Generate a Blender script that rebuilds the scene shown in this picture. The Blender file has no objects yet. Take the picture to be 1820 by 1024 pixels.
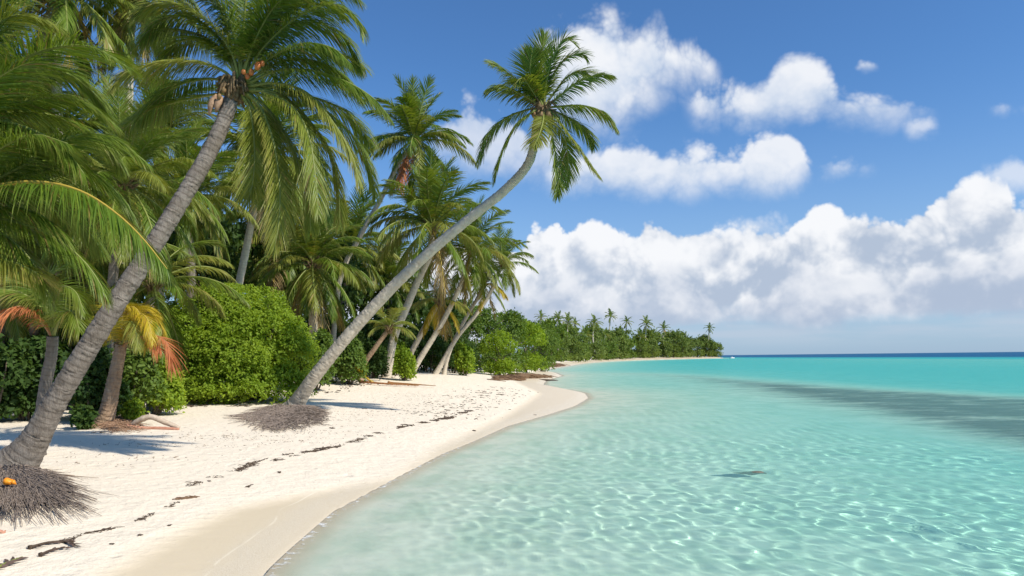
import bpy, math, random
import numpy as np
from mathutils import Vector, Matrix
R_ = math.radians
C = bpy.context.scene.collection
scene = bpy.context.scene
random.seed(7)
rng = np.random.default_rng(7)

# ------------------------------------------------------------------ camera
H = 3.0
FOC = 1314.0
PITCH = math.atan(123.5 / FOC)
ROLL = 0.0115
_f = np.array([0, math.cos(PITCH), math.sin(PITCH)])
_u0 = np.array([0, -math.sin(PITCH), math.cos(PITCH)])
_r0 = np.array([1.0, 0, 0])
_r = _r0 * math.cos(ROLL) - _u0 * math.sin(ROLL)
_u = _u0 * math.cos(ROLL) + _r0 * math.sin(ROLL)
CAM = np.array([0, 0, H])
cd = bpy.data.cameras.new("camera")
cd.sensor_width = 36.0
cd.lens = FOC / 1820 * 36.0
cd.clip_start = 0.1
cd.clip_end = 60000
cam = bpy.data.objects.new("camera", cd)
C.objects.link(cam)
M = Matrix(((_r[0], _u[0], -_f[0], 0), (_r[1], _u[1], -_f[1], 0), (_r[2], _u[2], -_f[2], H), (0, 0, 0, 1)))
cam.matrix_world = M
scene.camera = cam

def ray(px, py):
    return _f + _r * (px - 910) / FOC - _u * (py - 512) / FOC
def P(px, py, d):
    """point of the place seen at that spot of the photograph, d metres away"""
    return CAM + ray(px, py) * d
def G0(px, py, z=0.0):
    v = ray(px, py)
    return CAM + v * ((z - H) / v[2])

# ------------------------------------------------------------------ light
SUN_EL = R_(43)
SUN_AZ = math.atan2(0.87, -0.50)        # measured from +Y towards +X
sdir = Vector((math.sin(SUN_AZ) * math.cos(SUN_EL), math.cos(SUN_AZ) * math.cos(SUN_EL), math.sin(SUN_EL)))
sl = bpy.data.lights.new("sun", 'SUN')
sl.energy = 4.9
sl.angle = R_(0.5)
sl.color = (1.0, 0.94, 0.84)
sun = bpy.data.objects.new("sun", sl)
sun.rotation_euler = sdir.to_track_quat('Z', 'Y').to_euler()
C.objects.link(sun)

scene.view_settings.view_transform = 'Standard'
scene.view_settings.look = 'None'
scene.view_settings.exposure = 0.12
scene.view_settings.gamma = 1.0
scene.render.engine = 'CYCLES'
cy = scene.cycles
cy.use_denoising = True
try:
    cy.denoiser = 'OPENIMAGEDENOISE'
    cy.denoising_input_passes = 'RGB_ALBEDO_NORMAL'
except Exception:
    pass
cy.max_bounces = 8
cy.diffuse_bounces = 2
cy.glossy_bounces = 2
cy.transmission_bounces = 6
cy.transparent_max_bounces = 8
cy.sample_clamp_indirect = 4.0
cy.caustics_reflective = False
cy.caustics_refractive = True

# ------------------------------------------------------------------ node helpers
class NT:
    def __init__(s, tree):
        s.t = tree
    def new(s, typ, **kw):
        n = s.t.nodes.new(typ)
        for k, v in kw.items():
            setattr(n, k, v)
        return n
    def link(s, a, b):
        s.t.links.new(a, b)
    def put(s, sock, v):
        if hasattr(v, 'is_output') or isinstance(v, bpy.types.NodeSocket):
            s.link(v, sock)
        elif v is not None:
            if isinstance(v, (tuple, list)) and len(v) == 3 and sock.type == 'RGBA':
                v = (*v, 1)
            sock.default_value = v
    def math(s, op, a, b=None, c=None, clamp=False):
        n = s.new('ShaderNodeMath', operation=op, use_clamp=clamp)
        s.put(n.inputs[0], a)
        if b is not None: s.put(n.inputs[1], b)
        if c is not None: s.put(n.inputs[2], c)
        return n.outputs[0]
    def vmath(s, op, a, b=None, scale=None):
        n = s.new('ShaderNodeVectorMath', operation=op)
        s.put(n.inputs[0], a)
        if b is not None: s.put(n.inputs[1], b)
        if scale is not None: s.put(n.inputs['Scale'], scale)
        return n.outputs['Value'] if op in ('DOT_PRODUCT', 'LENGTH', 'DISTANCE') else n.outputs[0]
    def ss(s, v, a, b, lo=0.0, hi=1.0):
        n = s.new('ShaderNodeMapRange', interpolation_type='SMOOTHSTEP')
        s.put(n.inputs['Value'], v)
        s.put(n.inputs['From Min'], a); s.put(n.inputs['From Max'], b)
        s.put(n.inputs['To Min'], lo); s.put(n.inputs['To Max'], hi)
        return n.outputs[0]
    def mix(s, f, a, b, blend='MIX'):
        n = s.new('ShaderNodeMix', data_type='RGBA', blend_type=blend)
        s.put(n.inputs[0], f); s.put(n.inputs[6], a); s.put(n.inputs[7], b)
        return n.outputs[2]
    def noise(s, vec, scale, detail=4, rough=0.5, dist=0.0, out=0, lac=2.0):
        n = s.new('ShaderNodeTexNoise')
        if vec is not None: s.link(vec, n.inputs['Vector'])
        n.inputs['Scale'].default_value = scale
        n.inputs['Detail'].default_value = detail
        n.inputs['Roughness'].default_value = rough
        n.inputs['Lacunarity'].default_value = lac
        n.inputs['Distortion'].default_value = dist
        return n.outputs[out]
    def voronoi(s, vec, scale, feature='F1', detail=0.0, rough=0.5, rand=1.0):
        n = s.new('ShaderNodeTexVoronoi', feature=feature)
        if vec is not None: s.link(vec, n.inputs['Vector'])
        n.inputs['Scale'].default_value = scale
        n.inputs['Randomness'].default_value = rand
        if 'Detail' in n.inputs and feature != 'DISTANCE_TO_EDGE':
            n.inputs['Detail'].default_value = detail
            n.inputs['Roughness'].default_value = rough
        return n.outputs['Distance']
    def attr(s, name, out='Fac'):
        n = s.new('ShaderNodeAttribute', attribute_name=name)
        return n.outputs[out]
    def mapping(s, vec, scale=(1, 1, 1), rot=(0, 0, 0), loc=(0, 0, 0)):
        n = s.new('ShaderNodeMapping')
        s.link(vec, n.inputs[0])
        n.inputs['Scale'].default_value = scale
        n.inputs['Rotation'].default_value = rot
        n.inputs['Location'].default_value = loc
        return n.outputs[0]
    def pos(s):
        return s.new('ShaderNodeNewGeometry').outputs['Position']
    def bump(s, h, strength=0.5, dist=0.1, normal=None):
        n = s.new('ShaderNodeBump')
        s.put(n.inputs['Height'], h)
        n.inputs['Strength'].default_value = strength
        n.inputs['Distance'].default_value = dist
        if normal is not None: s.link(normal, n.inputs['Normal'])
        return n.outputs[0]
    def fcurve(s, v, pts, x0, x1, y0, y1):
        """value -> value through control points, both axes given in real units"""
        t = s.new('ShaderNodeMapRange')
        s.put(t.inputs['Value'], v)
        t.inputs['From Min'].default_value = x0; t.inputs['From Max'].default_value = x1
        n = s.new('ShaderNodeFloatCurve')
        s.link(t.outputs[0], n.inputs['Value'])
        cm = n.mapping
        cv = cm.curves[0]
        pts = sorted(((x - x0) / (x1 - x0), (y - y0) / (y1 - y0)) for x, y in pts)
        if pts[0][0] > 0: pts.insert(0, (0.0, pts[0][1]))
        if pts[-1][0] < 1: pts.append((1.0, pts[-1][1]))
        while len(cv.points) < len(pts):
            cv.points.new(0.5, 0.5)
        for p, (x, y) in zip(cv.points, pts):
            p.location = (x, y)
            p.handle_type = 'AUTO_CLAMPED'
        cm.update()
        o = s.math('MULTIPLY_ADD', n.outputs[0], (y1 - y0), y0)
        return o

# ------------------------------------------------------------------ sky
world = bpy.data.worlds.new("World")
scene.world = world
world.use_nodes = True
wt = world.node_tree
wt.nodes.clear()
w = NT(wt)
world.cycles.sampling_method = 'MANUAL'
world.cycles.sample_map_resolution = 256
SKY_STR = 0.125
sky = w.new('ShaderNodeTexSky', sky_type='NISHITA')
sky.sun_disc = False
sky.sun_elevation = SUN_EL
sky.sun_rotation = SUN_AZ
sky.air_density = 1.0
sky.dust_density = 0.6
sky.ozone_density = 2.2
tc = w.new('ShaderNodeTexCoord')
dirv = w.vmath('NORMALIZE', tc.outputs['Generated'])
sep = w.new('ShaderNodeSeparateXYZ'); w.link(dirv, sep.inputs[0])
RAD = 180 / math.pi
def AE(px, py):
    """compass bearing and height above the horizon, in degrees, of a spot of the photograph"""
    v = ray(px, py); v = v / np.linalg.norm(v)
    return math.degrees(math.atan2(v[0], v[1])), math.degrees(math.asin(v[2]))
az = w.math('MULTIPLY', w.math('ARCTAN2', sep.outputs[0], sep.outputs[1]), RAD)
el = w.math('MULTIPLY', w.math('ARCSINE', sep.outputs[2]), RAD)
# billowing detail, shared by all the clouds
wob = w.vmath('SUBTRACT', w.noise(dirv, 6.0, 3, 0.5, out=1), (0.5, 0.5, 0.5))
cv_ = w.vmath('ADD', dirv, w.vmath('SCALE', wob, scale=0.05))
n_big = w.noise(dirv, 9.0, 8, 0.62)
v_a = w.voronoi(cv_, 13.0, 'F1', 4.0, 0.58)
n1 = w.math('SUBTRACT', n_big, 0.5)
puff = w.math('MULTIPLY', w.math('SUBTRACT', 1.41, w.math('MULTIPLY', v_a, v_a)), 0.50)
detail = w.math('ADD', w.math('MULTIPLY', n1, 2.6), w.math('MULTIPLY', puff, 2.2))
sun_off = (0.018, 0.0, 0.030)
dir2 = w.vmath('ADD', dirv, sun_off)
cv2 = w.vmath('ADD', dir2, w.vmath('SCALE', wob, scale=0.05))
n2 = w.math('SUBTRACT', w.noise(dir2, 9.0, 5, 0.62), 0.5)
v_b = w.voronoi(cv2, 13.0, 'F1', 3.0, 0.58)
puff2 = w.math('MULTIPLY', w.math('SUBTRACT', 1.38, w.math('MULTIPLY', v_b, v_b)), 0.50)
detail2 = w.math('ADD', w.math('MULTIPLY', n2, 2.6), w.math('MULTIPLY', puff2, 2.2))
relief = w.math('SUBTRACT', detail, detail2)      # sunlit side of each billow

def cloud(top, bot, edge_top, edge_bot, rough, side=1.2, soft_base=False):
    """a bank of cumulus between two outlines (photo spots); returns its density and its depth below the top"""
    ta = [AE(*p) for p in top]; ba = [AE(*p) for p in bot]
    a0 = min(p[0] for p in ta + ba); a1 = max(p[0] for p in ta + ba)
    lo = min(p[1] for p in ta + ba) - 1; hi = max(p[1] for p in ta + ba) + 1
    azw = w.math('ADD', az, w.math('MULTIPLY', n1, 1.0 * rough))
    T = w.fcurve(azw, ta, a0, a1, lo, hi)
    B = w.fcurve(azw, ba, a0, a1, lo, hi)
    elw = w.math('ADD', el, w.math('MULTIPLY', n1, 3.0) if soft_base else w.math('MULTIPLY', detail, 1.2 * rough))
    below = w.math('SUBTRACT', T, w.math('SUBTRACT', el, w.math('MULTIPLY', detail, 1.7 * rough)))
    above = w.math('SUBTRACT', elw, B)
    d = w.math('MULTIPLY', w.ss(below, 0.0, edge_top), w.ss(above, -edge_bot * 0.3, edge_bot))
    sm = w.math('MULTIPLY', w.ss(azw, a0, a0 + side), w.ss(azw, a1 - side, a1, 1.0, 0.0))
    d = w.math('MULTIPLY', d, sm)
    th = w.math('DIVIDE', w.math('SUBTRACT', el, B), w.math('MAXIMUM', w.math('SUBTRACT', T, B), 0.3), clamp=True)
    return d, th
clouds = [
    # far bank of cumulus over the sea
    (cloud([(560, 470), (760, 440), (860, 425), (905, 440), (945, 402), (985, 388), (1010, 410), (1060, 405), (1130, 420), (1150, 392), (1210, 415), (1300, 400), (1380, 405), (1420, 388), (1470, 366), (1500, 368), (1530, 374), (1600, 370), (1640, 358), (1680, 335), (1730, 325), (1790, 338), (1820, 365), (1900, 340), (2050, 380), (2300, 420)],
           [(560, 640), (860, 625), (1000, 598), (1150, 575), (1300, 572), (1450, 580), (1600, 572), (1700, 560), (1820, 552), (2050, 570), (2300, 600)], 0.6, 1.2, 0.44, 1.2, True), 1.0),
    # nearer, greyer shelf of cloud along its foot
    (cloud([(600, 560), (900, 520), (1020, 505), (1120, 515), (1220, 490), (1300, 500), (1420, 470), (1500, 490), (1600, 455), (1700, 440), (1820, 450), (2000, 460), (2300, 520)],
           [(600, 620), (900, 606), (1100, 590), (1250, 580), (1400, 590), (1500, 585), (1620, 570), (1820, 560), (2300, 600)], 1.6, 0.9, 0.9, 1.6, True), 0.72),
    (cloud([(925, 90), (965, 45), (1010, 18), (1080, 12), (1120, 40), (1170, 35), (1200, 60), (1240, 70), (1275, 118), (1300, 150)],
           [(925, 150), (970, 200), (1030, 235), (1090, 245), (1140, 220), (1190, 178), (1240, 165), (1300, 165)], 1.9, 3.0, 0.5, 1.8), 0.95),
    (cloud([(1205, 175), (1250, 150), (1300, 142), (1340, 148), (1380, 118), (1430, 95), (1470, 110), (1500, 142), (1550, 165), (1610, 178), (1680, 188)],
           [(1205, 195), (1280, 228), (1340, 238), (1420, 232), (1500, 230), (1560, 218), (1620, 206), (1680, 196)], 1.3, 2.2, 0.42, 1.6), 0.92),
    (cloud([(960, 300), (1050, 268), (1090, 255), (1140, 256), (1200, 268), (1260, 258), (1310, 262), (1335, 228), (1380, 216), (1420, 238), (1440, 262), (1500, 280), (1570, 292)],
           [(960, 340), (1060, 345), (1140, 352), (1230, 345), (1330, 342), (1400, 342), (1450, 325), (1570, 305)], 1.2, 2.1, 0.45, 1.6), 0.88),
    (cloud([(745, 225), (800, 182), (840, 160), (880, 178), (930, 208), (980, 228), (1050, 262)],
           [(745, 270), (820, 315), (900, 318), (960, 325), (1050, 315)], 1.5, 2.5, 0.55, 1.8), 0.68),
    (cloud([(1510, 116), (1530, 104), (1550, 106), (1565, 118)], [(1510, 120), (1535, 128), (1565, 122)], 0.5, 0.7, 0.22, 0.5), 0.75),
    (cloud([(1600, 228), (1640, 212), (1680, 222)], [(1600, 236), (1640, 242), (1680, 232)], 0.9, 1.0, 0.4, 0.9), 0.55),
    (cloud([(1750, 190), (1800, 165), (1880, 150), (1960, 165)], [(1750, 196), (1810, 205), (1890, 200), (1960, 185)], 0.9, 1.2, 0.4, 1.0), 0.6),
    (cloud([(1740, 310), (1790, 296), (1860, 290), (1920, 310)], [(1740, 325), (1800, 335), (1920, 330)], 0.9, 1.2, 0.45, 1.0), 0.6),
    (cloud([(1260, 400), (1320, 385), (1380, 380), (1420, 395)], [(1260, 430), (1340, 430), (1420, 430)], 0.9, 1.2, 0.4, 1.0), 0.5),
]
base = sky.outputs[0]
# thin veil towards the horizon
veil = w.ss(el, -1.0, 26.0, 1.0, 0.0)
white = lambda v: (v[0] / SKY_STR, v[1] / SKY_STR, v[2] / SKY_STR)
col = w.mix(1.0, base, (0.50, 0.80, 1.10), 'MULTIPLY')
hz = w.math('MULTIPLY', w.math('POWER', veil, 2.2), 0.66)
col = w.mix(hz, col, white((0.40, 0.52, 0.71)))
# layer of flat grey cloud low over the sea
lay = w.math('MULTIPLY', w.ss(el, 0.2, 1.6), w.ss(el, 3.4, 5.0, 1.0, 0.0))
lay = w.math('MULTIPLY', lay, w.ss(w.noise(w.mapping(dirv, (1.5, 1.5, 14)), 3.0, 5, 0.5), 0.38, 0.62))
col = w.mix(w.math('MULTIPLY', lay, 0.6), col, white((0.50, 0.57, 0.68)))
n_soft = w.math('SUBTRACT', w.noise(w.mapping(dirv, (1, 1, 1.7)), 5.0, 5, 0.55), 0.5)
for i, ((d, th), op) in enumerate(clouds):
    far_ = i < 2
    dd = w.math('MULTIPLY', d, op)
    lit = w.math('ADD', w.math('MULTIPLY', relief, (0.55, 0.30)[i] if far_ else 0.30), w.math('MULTIPLY_ADD', th, (0.95, 0.70)[i] if far_ else 0.62, (-0.16, -0.22)[i] if far_ else 0.26))
    if far_:
        lit = w.math('ADD', lit, w.math('MULTIPLY', n_soft, 1.6))
    lit = w.ss(lit, -0.45 if far_ else -0.15, 1.05)
    shade = ((0.42, 0.50, 0.63), (0.40, 0.48, 0.62))[i] if far_ else (0.55, 0.64, 0.78)
    cc = w.mix(lit, white(shade), white((0.86, 0.875, 0.905) if i != 1 else (0.74, 0.77, 0.83)))
    col = w.mix(dd, col, cc)
bg = w.new('ShaderNodeBackground')
w.link(col, bg.inputs['Color'])
bg.inputs['Strength'].default_value = SKY_STR
wo = w.new('ShaderNodeOutputWorld')
w.link(bg.outputs[0], wo.inputs['Surface'])

# ------------------------------------------------------------------ mesh and tagging helpers
def tag(o, label=None, cat=None, group=None, kind=None):
    if label: o['label'] = label
    if cat: o['category'] = cat
    if group: o['group'] = group
    if kind: o['kind'] = kind
    return o
def mesh_np(name, V, faces=None, mats=(), smooth=False, mat_idx=None, quads=None, tris=None, attrs=None):
    """faces: list of index lists, or quads / tris as (n,4) / (n,3) arrays"""
    me = bpy.data.meshes.new(name)
    V = np.asarray(V, dtype=np.float32)
    loops = []; tot = []
    if faces is not None:
        for f in faces:
            loops.extend(f); tot.append(len(f))
        loops = np.array(loops, dtype=np.int32); tot = np.array(tot, dtype=np.int32)
    else:
        ls = []; ts = []
        if quads is not None and len(quads):
            ls.append(np.asarray(quads, np.int32).ravel()); ts.append(np.full(len(quads), 4, np.int32))
        if tris is not None and len(tris):
            ls.append(np.asarray(tris, np.int32).ravel()); ts.append(np.full(len(tris), 3, np.int32))
        loops = np.concatenate(ls); tot = np.concatenate(ts)
    me.vertices.add(len(V)); me.vertices.foreach_set('co', V.ravel())
    me.loops.add(len(loops)); me.loops.foreach_set('vertex_index', loops)
    me.polygons.add(len(tot))
    st = np.concatenate(([0], np.cumsum(tot)[:-1])).astype(np.int32)
    me.polygons.foreach_set('loop_start', st); me.polygons.foreach_set('loop_total', tot)
    if mat_idx is not None:
        me.polygons.foreach_set('material_index', np.asarray(mat_idx, np.int32))
    if smooth:
        me.polygons.foreach_set('use_smooth', np.ones(len(tot), bool))
    for m in mats:
        me.materials.append(m)
    for k, v in (attrs or {}).items():
        a = me.attributes.new(k, 'FLOAT', 'POINT')
        a.data.foreach_set('value', np.asarray(v, np.float32))
    me.update(calc_edges=True)
    return me
def obj(name, me, parent=None, loc=None):
    o = bpy.data.objects.new(name, me)
    C.objects.link(o)
    if loc is not None: o.location = loc
    if parent is not None: o.parent = parent
    return o
def empty(name, loc, rz=0.0):
    o = bpy.data.objects.new(name, None)
    o.empty_display_size = 0.3
    o.location = loc; o.rotation_euler = (0, 0, rz)
    C.objects.link(o)
    return o
def material(name):
    m = bpy.data.materials.new(name)
    m.use_nodes = True
    m.node_tree.nodes.clear()
    n = NT(m.node_tree)
    out = n.new('ShaderNodeOutputMaterial')
    return m, n, out
def principled(n, out, col, rough=0.7, normal=None, spec=0.3, **kw):
    b = n.new('ShaderNodeBsdfPrincipled')
    n.put(b.inputs['Base Color'], col)
    n.put(b.inputs['Roughness'], rough)
    b.inputs['Specular IOR Level'].default_value = spec
    if normal is not None: n.link(normal, b.inputs['Normal'])
    n.link(b.outputs[0], out.inputs['Surface'])
    return b

# ------------------------------------------------------------------ the lie of the land
SHORE = [G0(*p)[:2] for p in [(330, 1160), (400, 1090), (470, 1024), (530, 965), (590, 912), (650, 880), (720, 842), (790, 806), (840, 786), (905, 757), (975, 737), (1022, 722), (1046, 708), (1040, 699), (1010, 693), (975, 690), (966, 683), (972, 676), (1000, 668), (985, 662), (960, 659.5), (985, 655), (1010, 651), (1040, 646), (1080, 643.0), (1130, 640.8), (1180, 639.3), (1230, 638.0), (1270, 637.2), (1292, 636.8)]]
tip = SHORE[-1]
SHORE = [(-4.6, -8.0), (-4.4, 0.0)] + [tuple(p) for p in SHORE] + [(tip[0] + 12, tip[1] + 40), (tip[0] - 60, tip[1] + 260), (-200, 1500), (-1500, 1500), (-1500, -8.0)]
SHORE = np.array(SHORE)
WETP = [G0(*p, 0.15)[:2] for p in [(60, 1160), (140, 1070), (200, 1020), (300, 962), (420, 905), (560, 872), (700, 838), (780, 790), (838, 765), (905, 736), (945, 716), (958, 708), (925, 701), (905, 690), (915, 681), (945, 670), (960, 664), (948, 661), (935, 658.5), (965, 653), (1000, 648), (1060, 642.5), (1130, 639.3), (1180, 638.0), (1230, 636.8), (1285, 635.8)]]
WETP = np.array([(-7.5, -8.0), (-7.3, 0.0)] + [tuple(p) for p in WETP] + [(tip[0] - 6, tip[1] + 40), (-200, 1490), (-1490, 1490), (-1490, -8.0)])

def sdist(X, Y, poly):
    """signed distance to a closed outline, positive inside"""
    X = np.asarray(X, float); Y = np.asarray(Y, float)
    shp = X.shape; X = X.ravel(); Y = Y.ravel()
    best = np.full(X.shape, 1e18); inside = np.zeros(X.shape, bool)
    n = len(poly)
    for i in range(n):
        ax, ay = poly[i]; bx, by = poly[(i + 1) % n]
        dx, dy = bx - ax, by - ay
        t = np.clip(((X - ax) * dx + (Y - ay) * dy) / (dx * dx + dy * dy + 1e-12), 0, 1)
        best = np.minimum(best, (X - ax - t * dx) ** 2 + (Y - ay - t * dy) ** 2)
        cond = ((ay > Y) != (by > Y))
        with np.errstate(divide='ignore', invalid='ignore'):
            xi = (bx - ax) * (Y - ay) / (by - ay + 1e-15) + ax
        inside ^= cond & (X < xi)
    d = np.sqrt(best)
    return np.where(inside, d, -d).reshape(shp)

_wk = [(rng.uniform(0, 6.28), rng.uniform(0.2, 1.6), rng.uniform(0, 6.28)) for _ in range(14)]
def undul(X, Y):
    z = 0
    for a, k, ph in _wk:
        z = z + np.sin((X * math.cos(a) + Y * math.sin(a)) * k + ph) / (1 + 2.0 * k)
    return z / 5
def terrain(X, Y, s=None):
    X = np.asarray(X, float); Y = np.asarray(Y, float)
    if s is None: s = sdist(X, Y, SHORE)
    sp = np.maximum(s, 0); sn = np.maximum(-s, 0)
    land = 0.95 * (1 - np.exp(-sp / 9.0)) + 0.35 * (1 - np.exp(-np.maximum(sp - 14, 0) / 14))
    land = land + 1.15 * np.clip((Y - 36) / 28, 0, 1) ** 2 * (3 - 2 * np.clip((Y - 36) / 28, 0, 1)) * (1 - np.exp(-sp / 8.0))
    land = land + 0.06 * undul(X, Y) * np.clip(sp / 5, 0, 1)
    sea = -(0.035 * (1 - np.exp(-sn / 0.05)) + 0.05 * sn * np.exp(-sn / 40) + 1.5 * (1 - np.exp(-sn / 28)))
    off = np.maximum(np.maximum(X - 190, 0.5 * (Y - 900)), 0)      # the outer reef, where the lagoon drops off
    sea = sea - 0.05 * np.minimum(off, 500) * (sn > 0)
    sea = sea + 0.05 * undul(X * 1.3, Y * 1.3) * np.clip(sn / 4, 0, 1)
    return np.where(s > 0, land, sea)
def ground_z(x, y):
    return float(terrain(np.array([x]), np.array([y]))[0])
def GP(px, py, dz=0.0):
    """spot of the real sand seen there in the photograph"""
    v = ray(px, py)
    t = np.concatenate([np.linspace(6, 80, 1500), np.geomspace(80, 900, 1500)])
    pts = CAM[None] + v[None] * t[:, None]
    hgt = pts[:, 2] - terrain(pts[:, 0], pts[:, 1]) - dz
    i = int(np.argmax(hgt < 0)) if (hgt < 0).any() else len(t) - 1
    a = 0.0 if i == 0 else hgt[i - 1] / (hgt[i - 1] - hgt[i] + 1e-12)
    tt = t[i - 1] + (t[i] - t[i - 1]) * a if i else t[0]
    p = CAM + v * tt
    return p
def depth_of(p):
    return float(np.dot(np.asarray(p) - CAM, _f))

def axis(fine0, fine1, step, lo, hi, g=1.05):
    a = list(np.arange(fine0, fine1 + step * .5, step))
    s = step; x = a[-1]; up = []
    while x < hi:
        s *= g; x += s; up.append(x)
    s = step; x = a[0]; dn = []
    while x > lo:
        s *= g; x -= s; dn.append(x)
    return np.array(dn[::-1] + a + up)
def grid_quads(nx, ny):
    i = np.arange(nx - 1); j = np.arange(ny - 1)
    I, J = np.meshgrid(i, j)
    a = (J * nx + I).ravel()
    return np.stack([a, a + 1, a + nx + 1, a + nx], 1)

# ------------------------------------------------------------------ sand and sea bed
# sea grass meadow growing on a low rise of the sea bed
GR = np.array([G0(*p)[:2] for p in [(1120, 664), (1185, 668), (1260, 683), (1330, 697), (1420, 713), (1520, 730), (1620, 752), (1720, 775), (1850, 800), (2050, 840), (2300, 800), (2100, 722), (1850, 706), (1700, 697), (1560, 690), (1420, 680), (1300, 672), (1200, 666)]])
def meadow(X, Y):
    g = sdist(X, Y, GR)
    return np.clip(0.5 + g / (0.07 * np.maximum(Y, 12)) * 0.5, 0, 1)
gx = axis(-16, 5, 0.10, -9000, 9000, 1.06)
gy = axis(7, 42, 0.12, -60, 20000, 1.05)
X, Y = np.meshgrid(gx, gy)
S = sdist(X, Y, SHORE)
Z = terrain(X, Y, S)
WET = sdist(X, Y, WETP)
grass_v = meadow(X, Y)
Z = np.where(S < 0, Z * (1 - 0.6 * grass_v), Z)
m_sand, n, out = material('coral_sand')
pos = n.pos()
s_at = n.attr('shore'); wet_at = n.attr('wet')
nz_l = n.noise(pos, 0.35, 4, 0.55); nz_m = n.noise(pos, 2.2, 5, 0.6); nz_f = n.noise(pos, 30.0, 4, 0.7)
grain = n.noise(pos, 160.0, 2, 0.6)
wetn = n.math('ADD', wet_at, n.math('MULTIPLY', n.math('SUBTRACT', nz_m, 0.5), 0.35))
dry = n.ss(wetn, -0.40, 0.55)
c_dry = n.mix(nz_l, (0.86, 0.75, 0.59), (0.82, 0.73, 0.59))
c_dry = n.mix(n.ss(nz_f, 0.30, 0.75), c_dry, (0.76, 0.65, 0.50))
c_wet = n.mix(n.ss(grain, 0.3, 0.7), (0.68, 0.565, 0.40), (0.63, 0.52, 0.36))
gravel = n.math('MULTIPLY', n.ss(s_at, -0.4, 0.5), n.ss(n.math('ADD', s_at, n.math('MULTIPLY', nz_m, 0.8)), 0.9, 1.5, 1.0, 0.0))
spk = n.noise(pos, 55.0, 3, 0.75)
c_wet = n.mix(n.math('MULTIPLY', gravel, n.ss(spk, 0.40, 0.66)), c_wet, (0.76, 0.67, 0.53))
c = n.mix(dry, c_wet, c_dry)
# bits of dead leaf and shell crumbs lying in the dry sand
fl = n.noise(n.mapping(pos, (1, 1.6, 1)), 17.0, 3, 0.62)
flm = n.math('MULTIPLY', n.ss(fl, 0.665, 0.70), n.math('MULTIPLY', dry, n.ss(n.noise(pos, 0.55, 3, 0.5), 0.42, 0.62)))
c = n.mix(n.math('MULTIPLY', flm, 0.65), c, (0.30, 0.23, 0.16))
# tide line: a thin rim of foam left by the last ripple
tl = n.math('ABSOLUTE', n.math('SUBTRACT', n.math('ADD', s_at, n.math('MULTIPLY', n.noise(pos, 0.28, 2, 0.4), 1.3)), 1.5))
c = n.mix(n.math('MULTIPLY', n.ss(tl, 0.008, 0.03, 1.0, 0.0), n.ss(n.noise(pos, 1.7, 3, 0.5), 0.35, 0.6, 0.0, 0.5)), c, (0.85, 0.76, 0.60))
# sea bed: pale sand, sea grass meadow
grass = n.math('MULTIPLY', n.attr('grass'), n.ss(n.math('ADD', n.noise(n.mapping(pos, (0.35, 1, 1)), 0.55, 9, 0.80), n.math('MULTIPLY', n.attr('grass'), 0.34)), 0.58, 0.86))
bed = n.mix(n.ss(n.noise(n.mapping(pos, (1, 0.7, 1)), 0.75, 5, 0.65), 0.36, 0.66), (0.95, 0.94, 0.76), (0.72, 0.80, 0.62))
bed = n.mix(n.math('MULTIPLY', grass, 0.9), bed, (0.012, 0.055, 0.075))
c = n.mix(n.ss(s_at, -0.7, 0.1), bed, c)
hb = n.math('ADD', n.math('MULTIPLY', n.noise(pos, 2.6, 6, 0.62), 0.13), n.math('MULTIPLY', n.noise(pos, 22.0, 4, 0.65), 0.02))
pits = n.ss(n.voronoi(n.vmath('ADD', pos, n.vmath('SCALE', n.noise(pos, 1.2, 2, 0.5, out=1), scale=0.8)), 1.7), 0.10, 0.32)
hb = n.math('ADD', hb, n.math('MULTIPLY', n.math('MULTIPLY', pits, n.ss(n.noise(pos, 0.3, 3, 0.5), 0.42, 0.6)), 0.035))
hb = n.math('MULTIPLY', hb, n.math('MULTIPLY_ADD', dry, 0.92, 0.08))
hb = n.math('ADD', hb, n.math('MULTIPLY', n.math('MULTIPLY', gravel, spk), 0.02))
nb = n.bump(hb, 0.75, 1.0)
b = principled(n, out, c, n.math('MULTIPLY_ADD', dry, 0.50, 0.42), nb, 0.25)
me = mesh_np('sand_ground', np.stack([X.ravel(), Y.ravel(), Z.ravel()], 1), quads=grid_quads(len(gx), len(gy)), mats=[m_sand], smooth=True,
             attrs={'shore': S.ravel(), 'wet': WET.ravel(), 'grass': grass_v.ravel()})
tag(obj('sand_ground', me), kind='structure')

# ------------------------------------------------------------------ the sea
wx = axis(-5, 13, 0.046, -9000, 9000, 1.045)
wy = axis(8.5, 20, 0.046, -60, 26000, 1.03)
X, Y = np.meshgrid(wx, wy)
S = sdist(X, Y, SHORE)
dep = -terrain(X, Y, S)
dep = np.where(S < 0, dep * (1 - 0.6 * meadow(X, Y)), dep)
zw = np.zeros_like(X)
r = np.random.default_rng(3)
dist = np.hypot(X, Y)
for i in range(60):
    lam = float(np.exp(r.uniform(math.log(0.16), math.log(0.85))))
    a = r.normal(math.radians(205), 0.75)      # ripples run in towards the beach
    k = 2 * math.pi / lam
    amp = 0.0040 * lam ** 0.95 * r.uniform(0.5, 1.2)
    # a ripple finer than the local mesh step fades into the bump of the surface
    fade = np.clip(1.6 - dist * 1.0 / (lam * 60), 0, 1)
    ph = (X * math.cos(a) + Y * math.sin(a)) * k + r.uniform(0, 6.28) + 0.8 * np.sin(X * r.uniform(.2, .6) + r.uniform(0, 6)) + 0.8 * np.sin(Y * r.uniform(.2, .6) + r.uniform(0, 6))
    zw += amp * np.sin(ph) * fade
gust = 0.72 + 0.42 * undul(X * 0.9 + 3, Y * 0.9) * 2.2      # the breeze ruffles the bay in patches
zw *= np.clip(gust, 0.3, 1.25)
zw *= np.clip(dep / 0.35, 0.02, 1)
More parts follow.
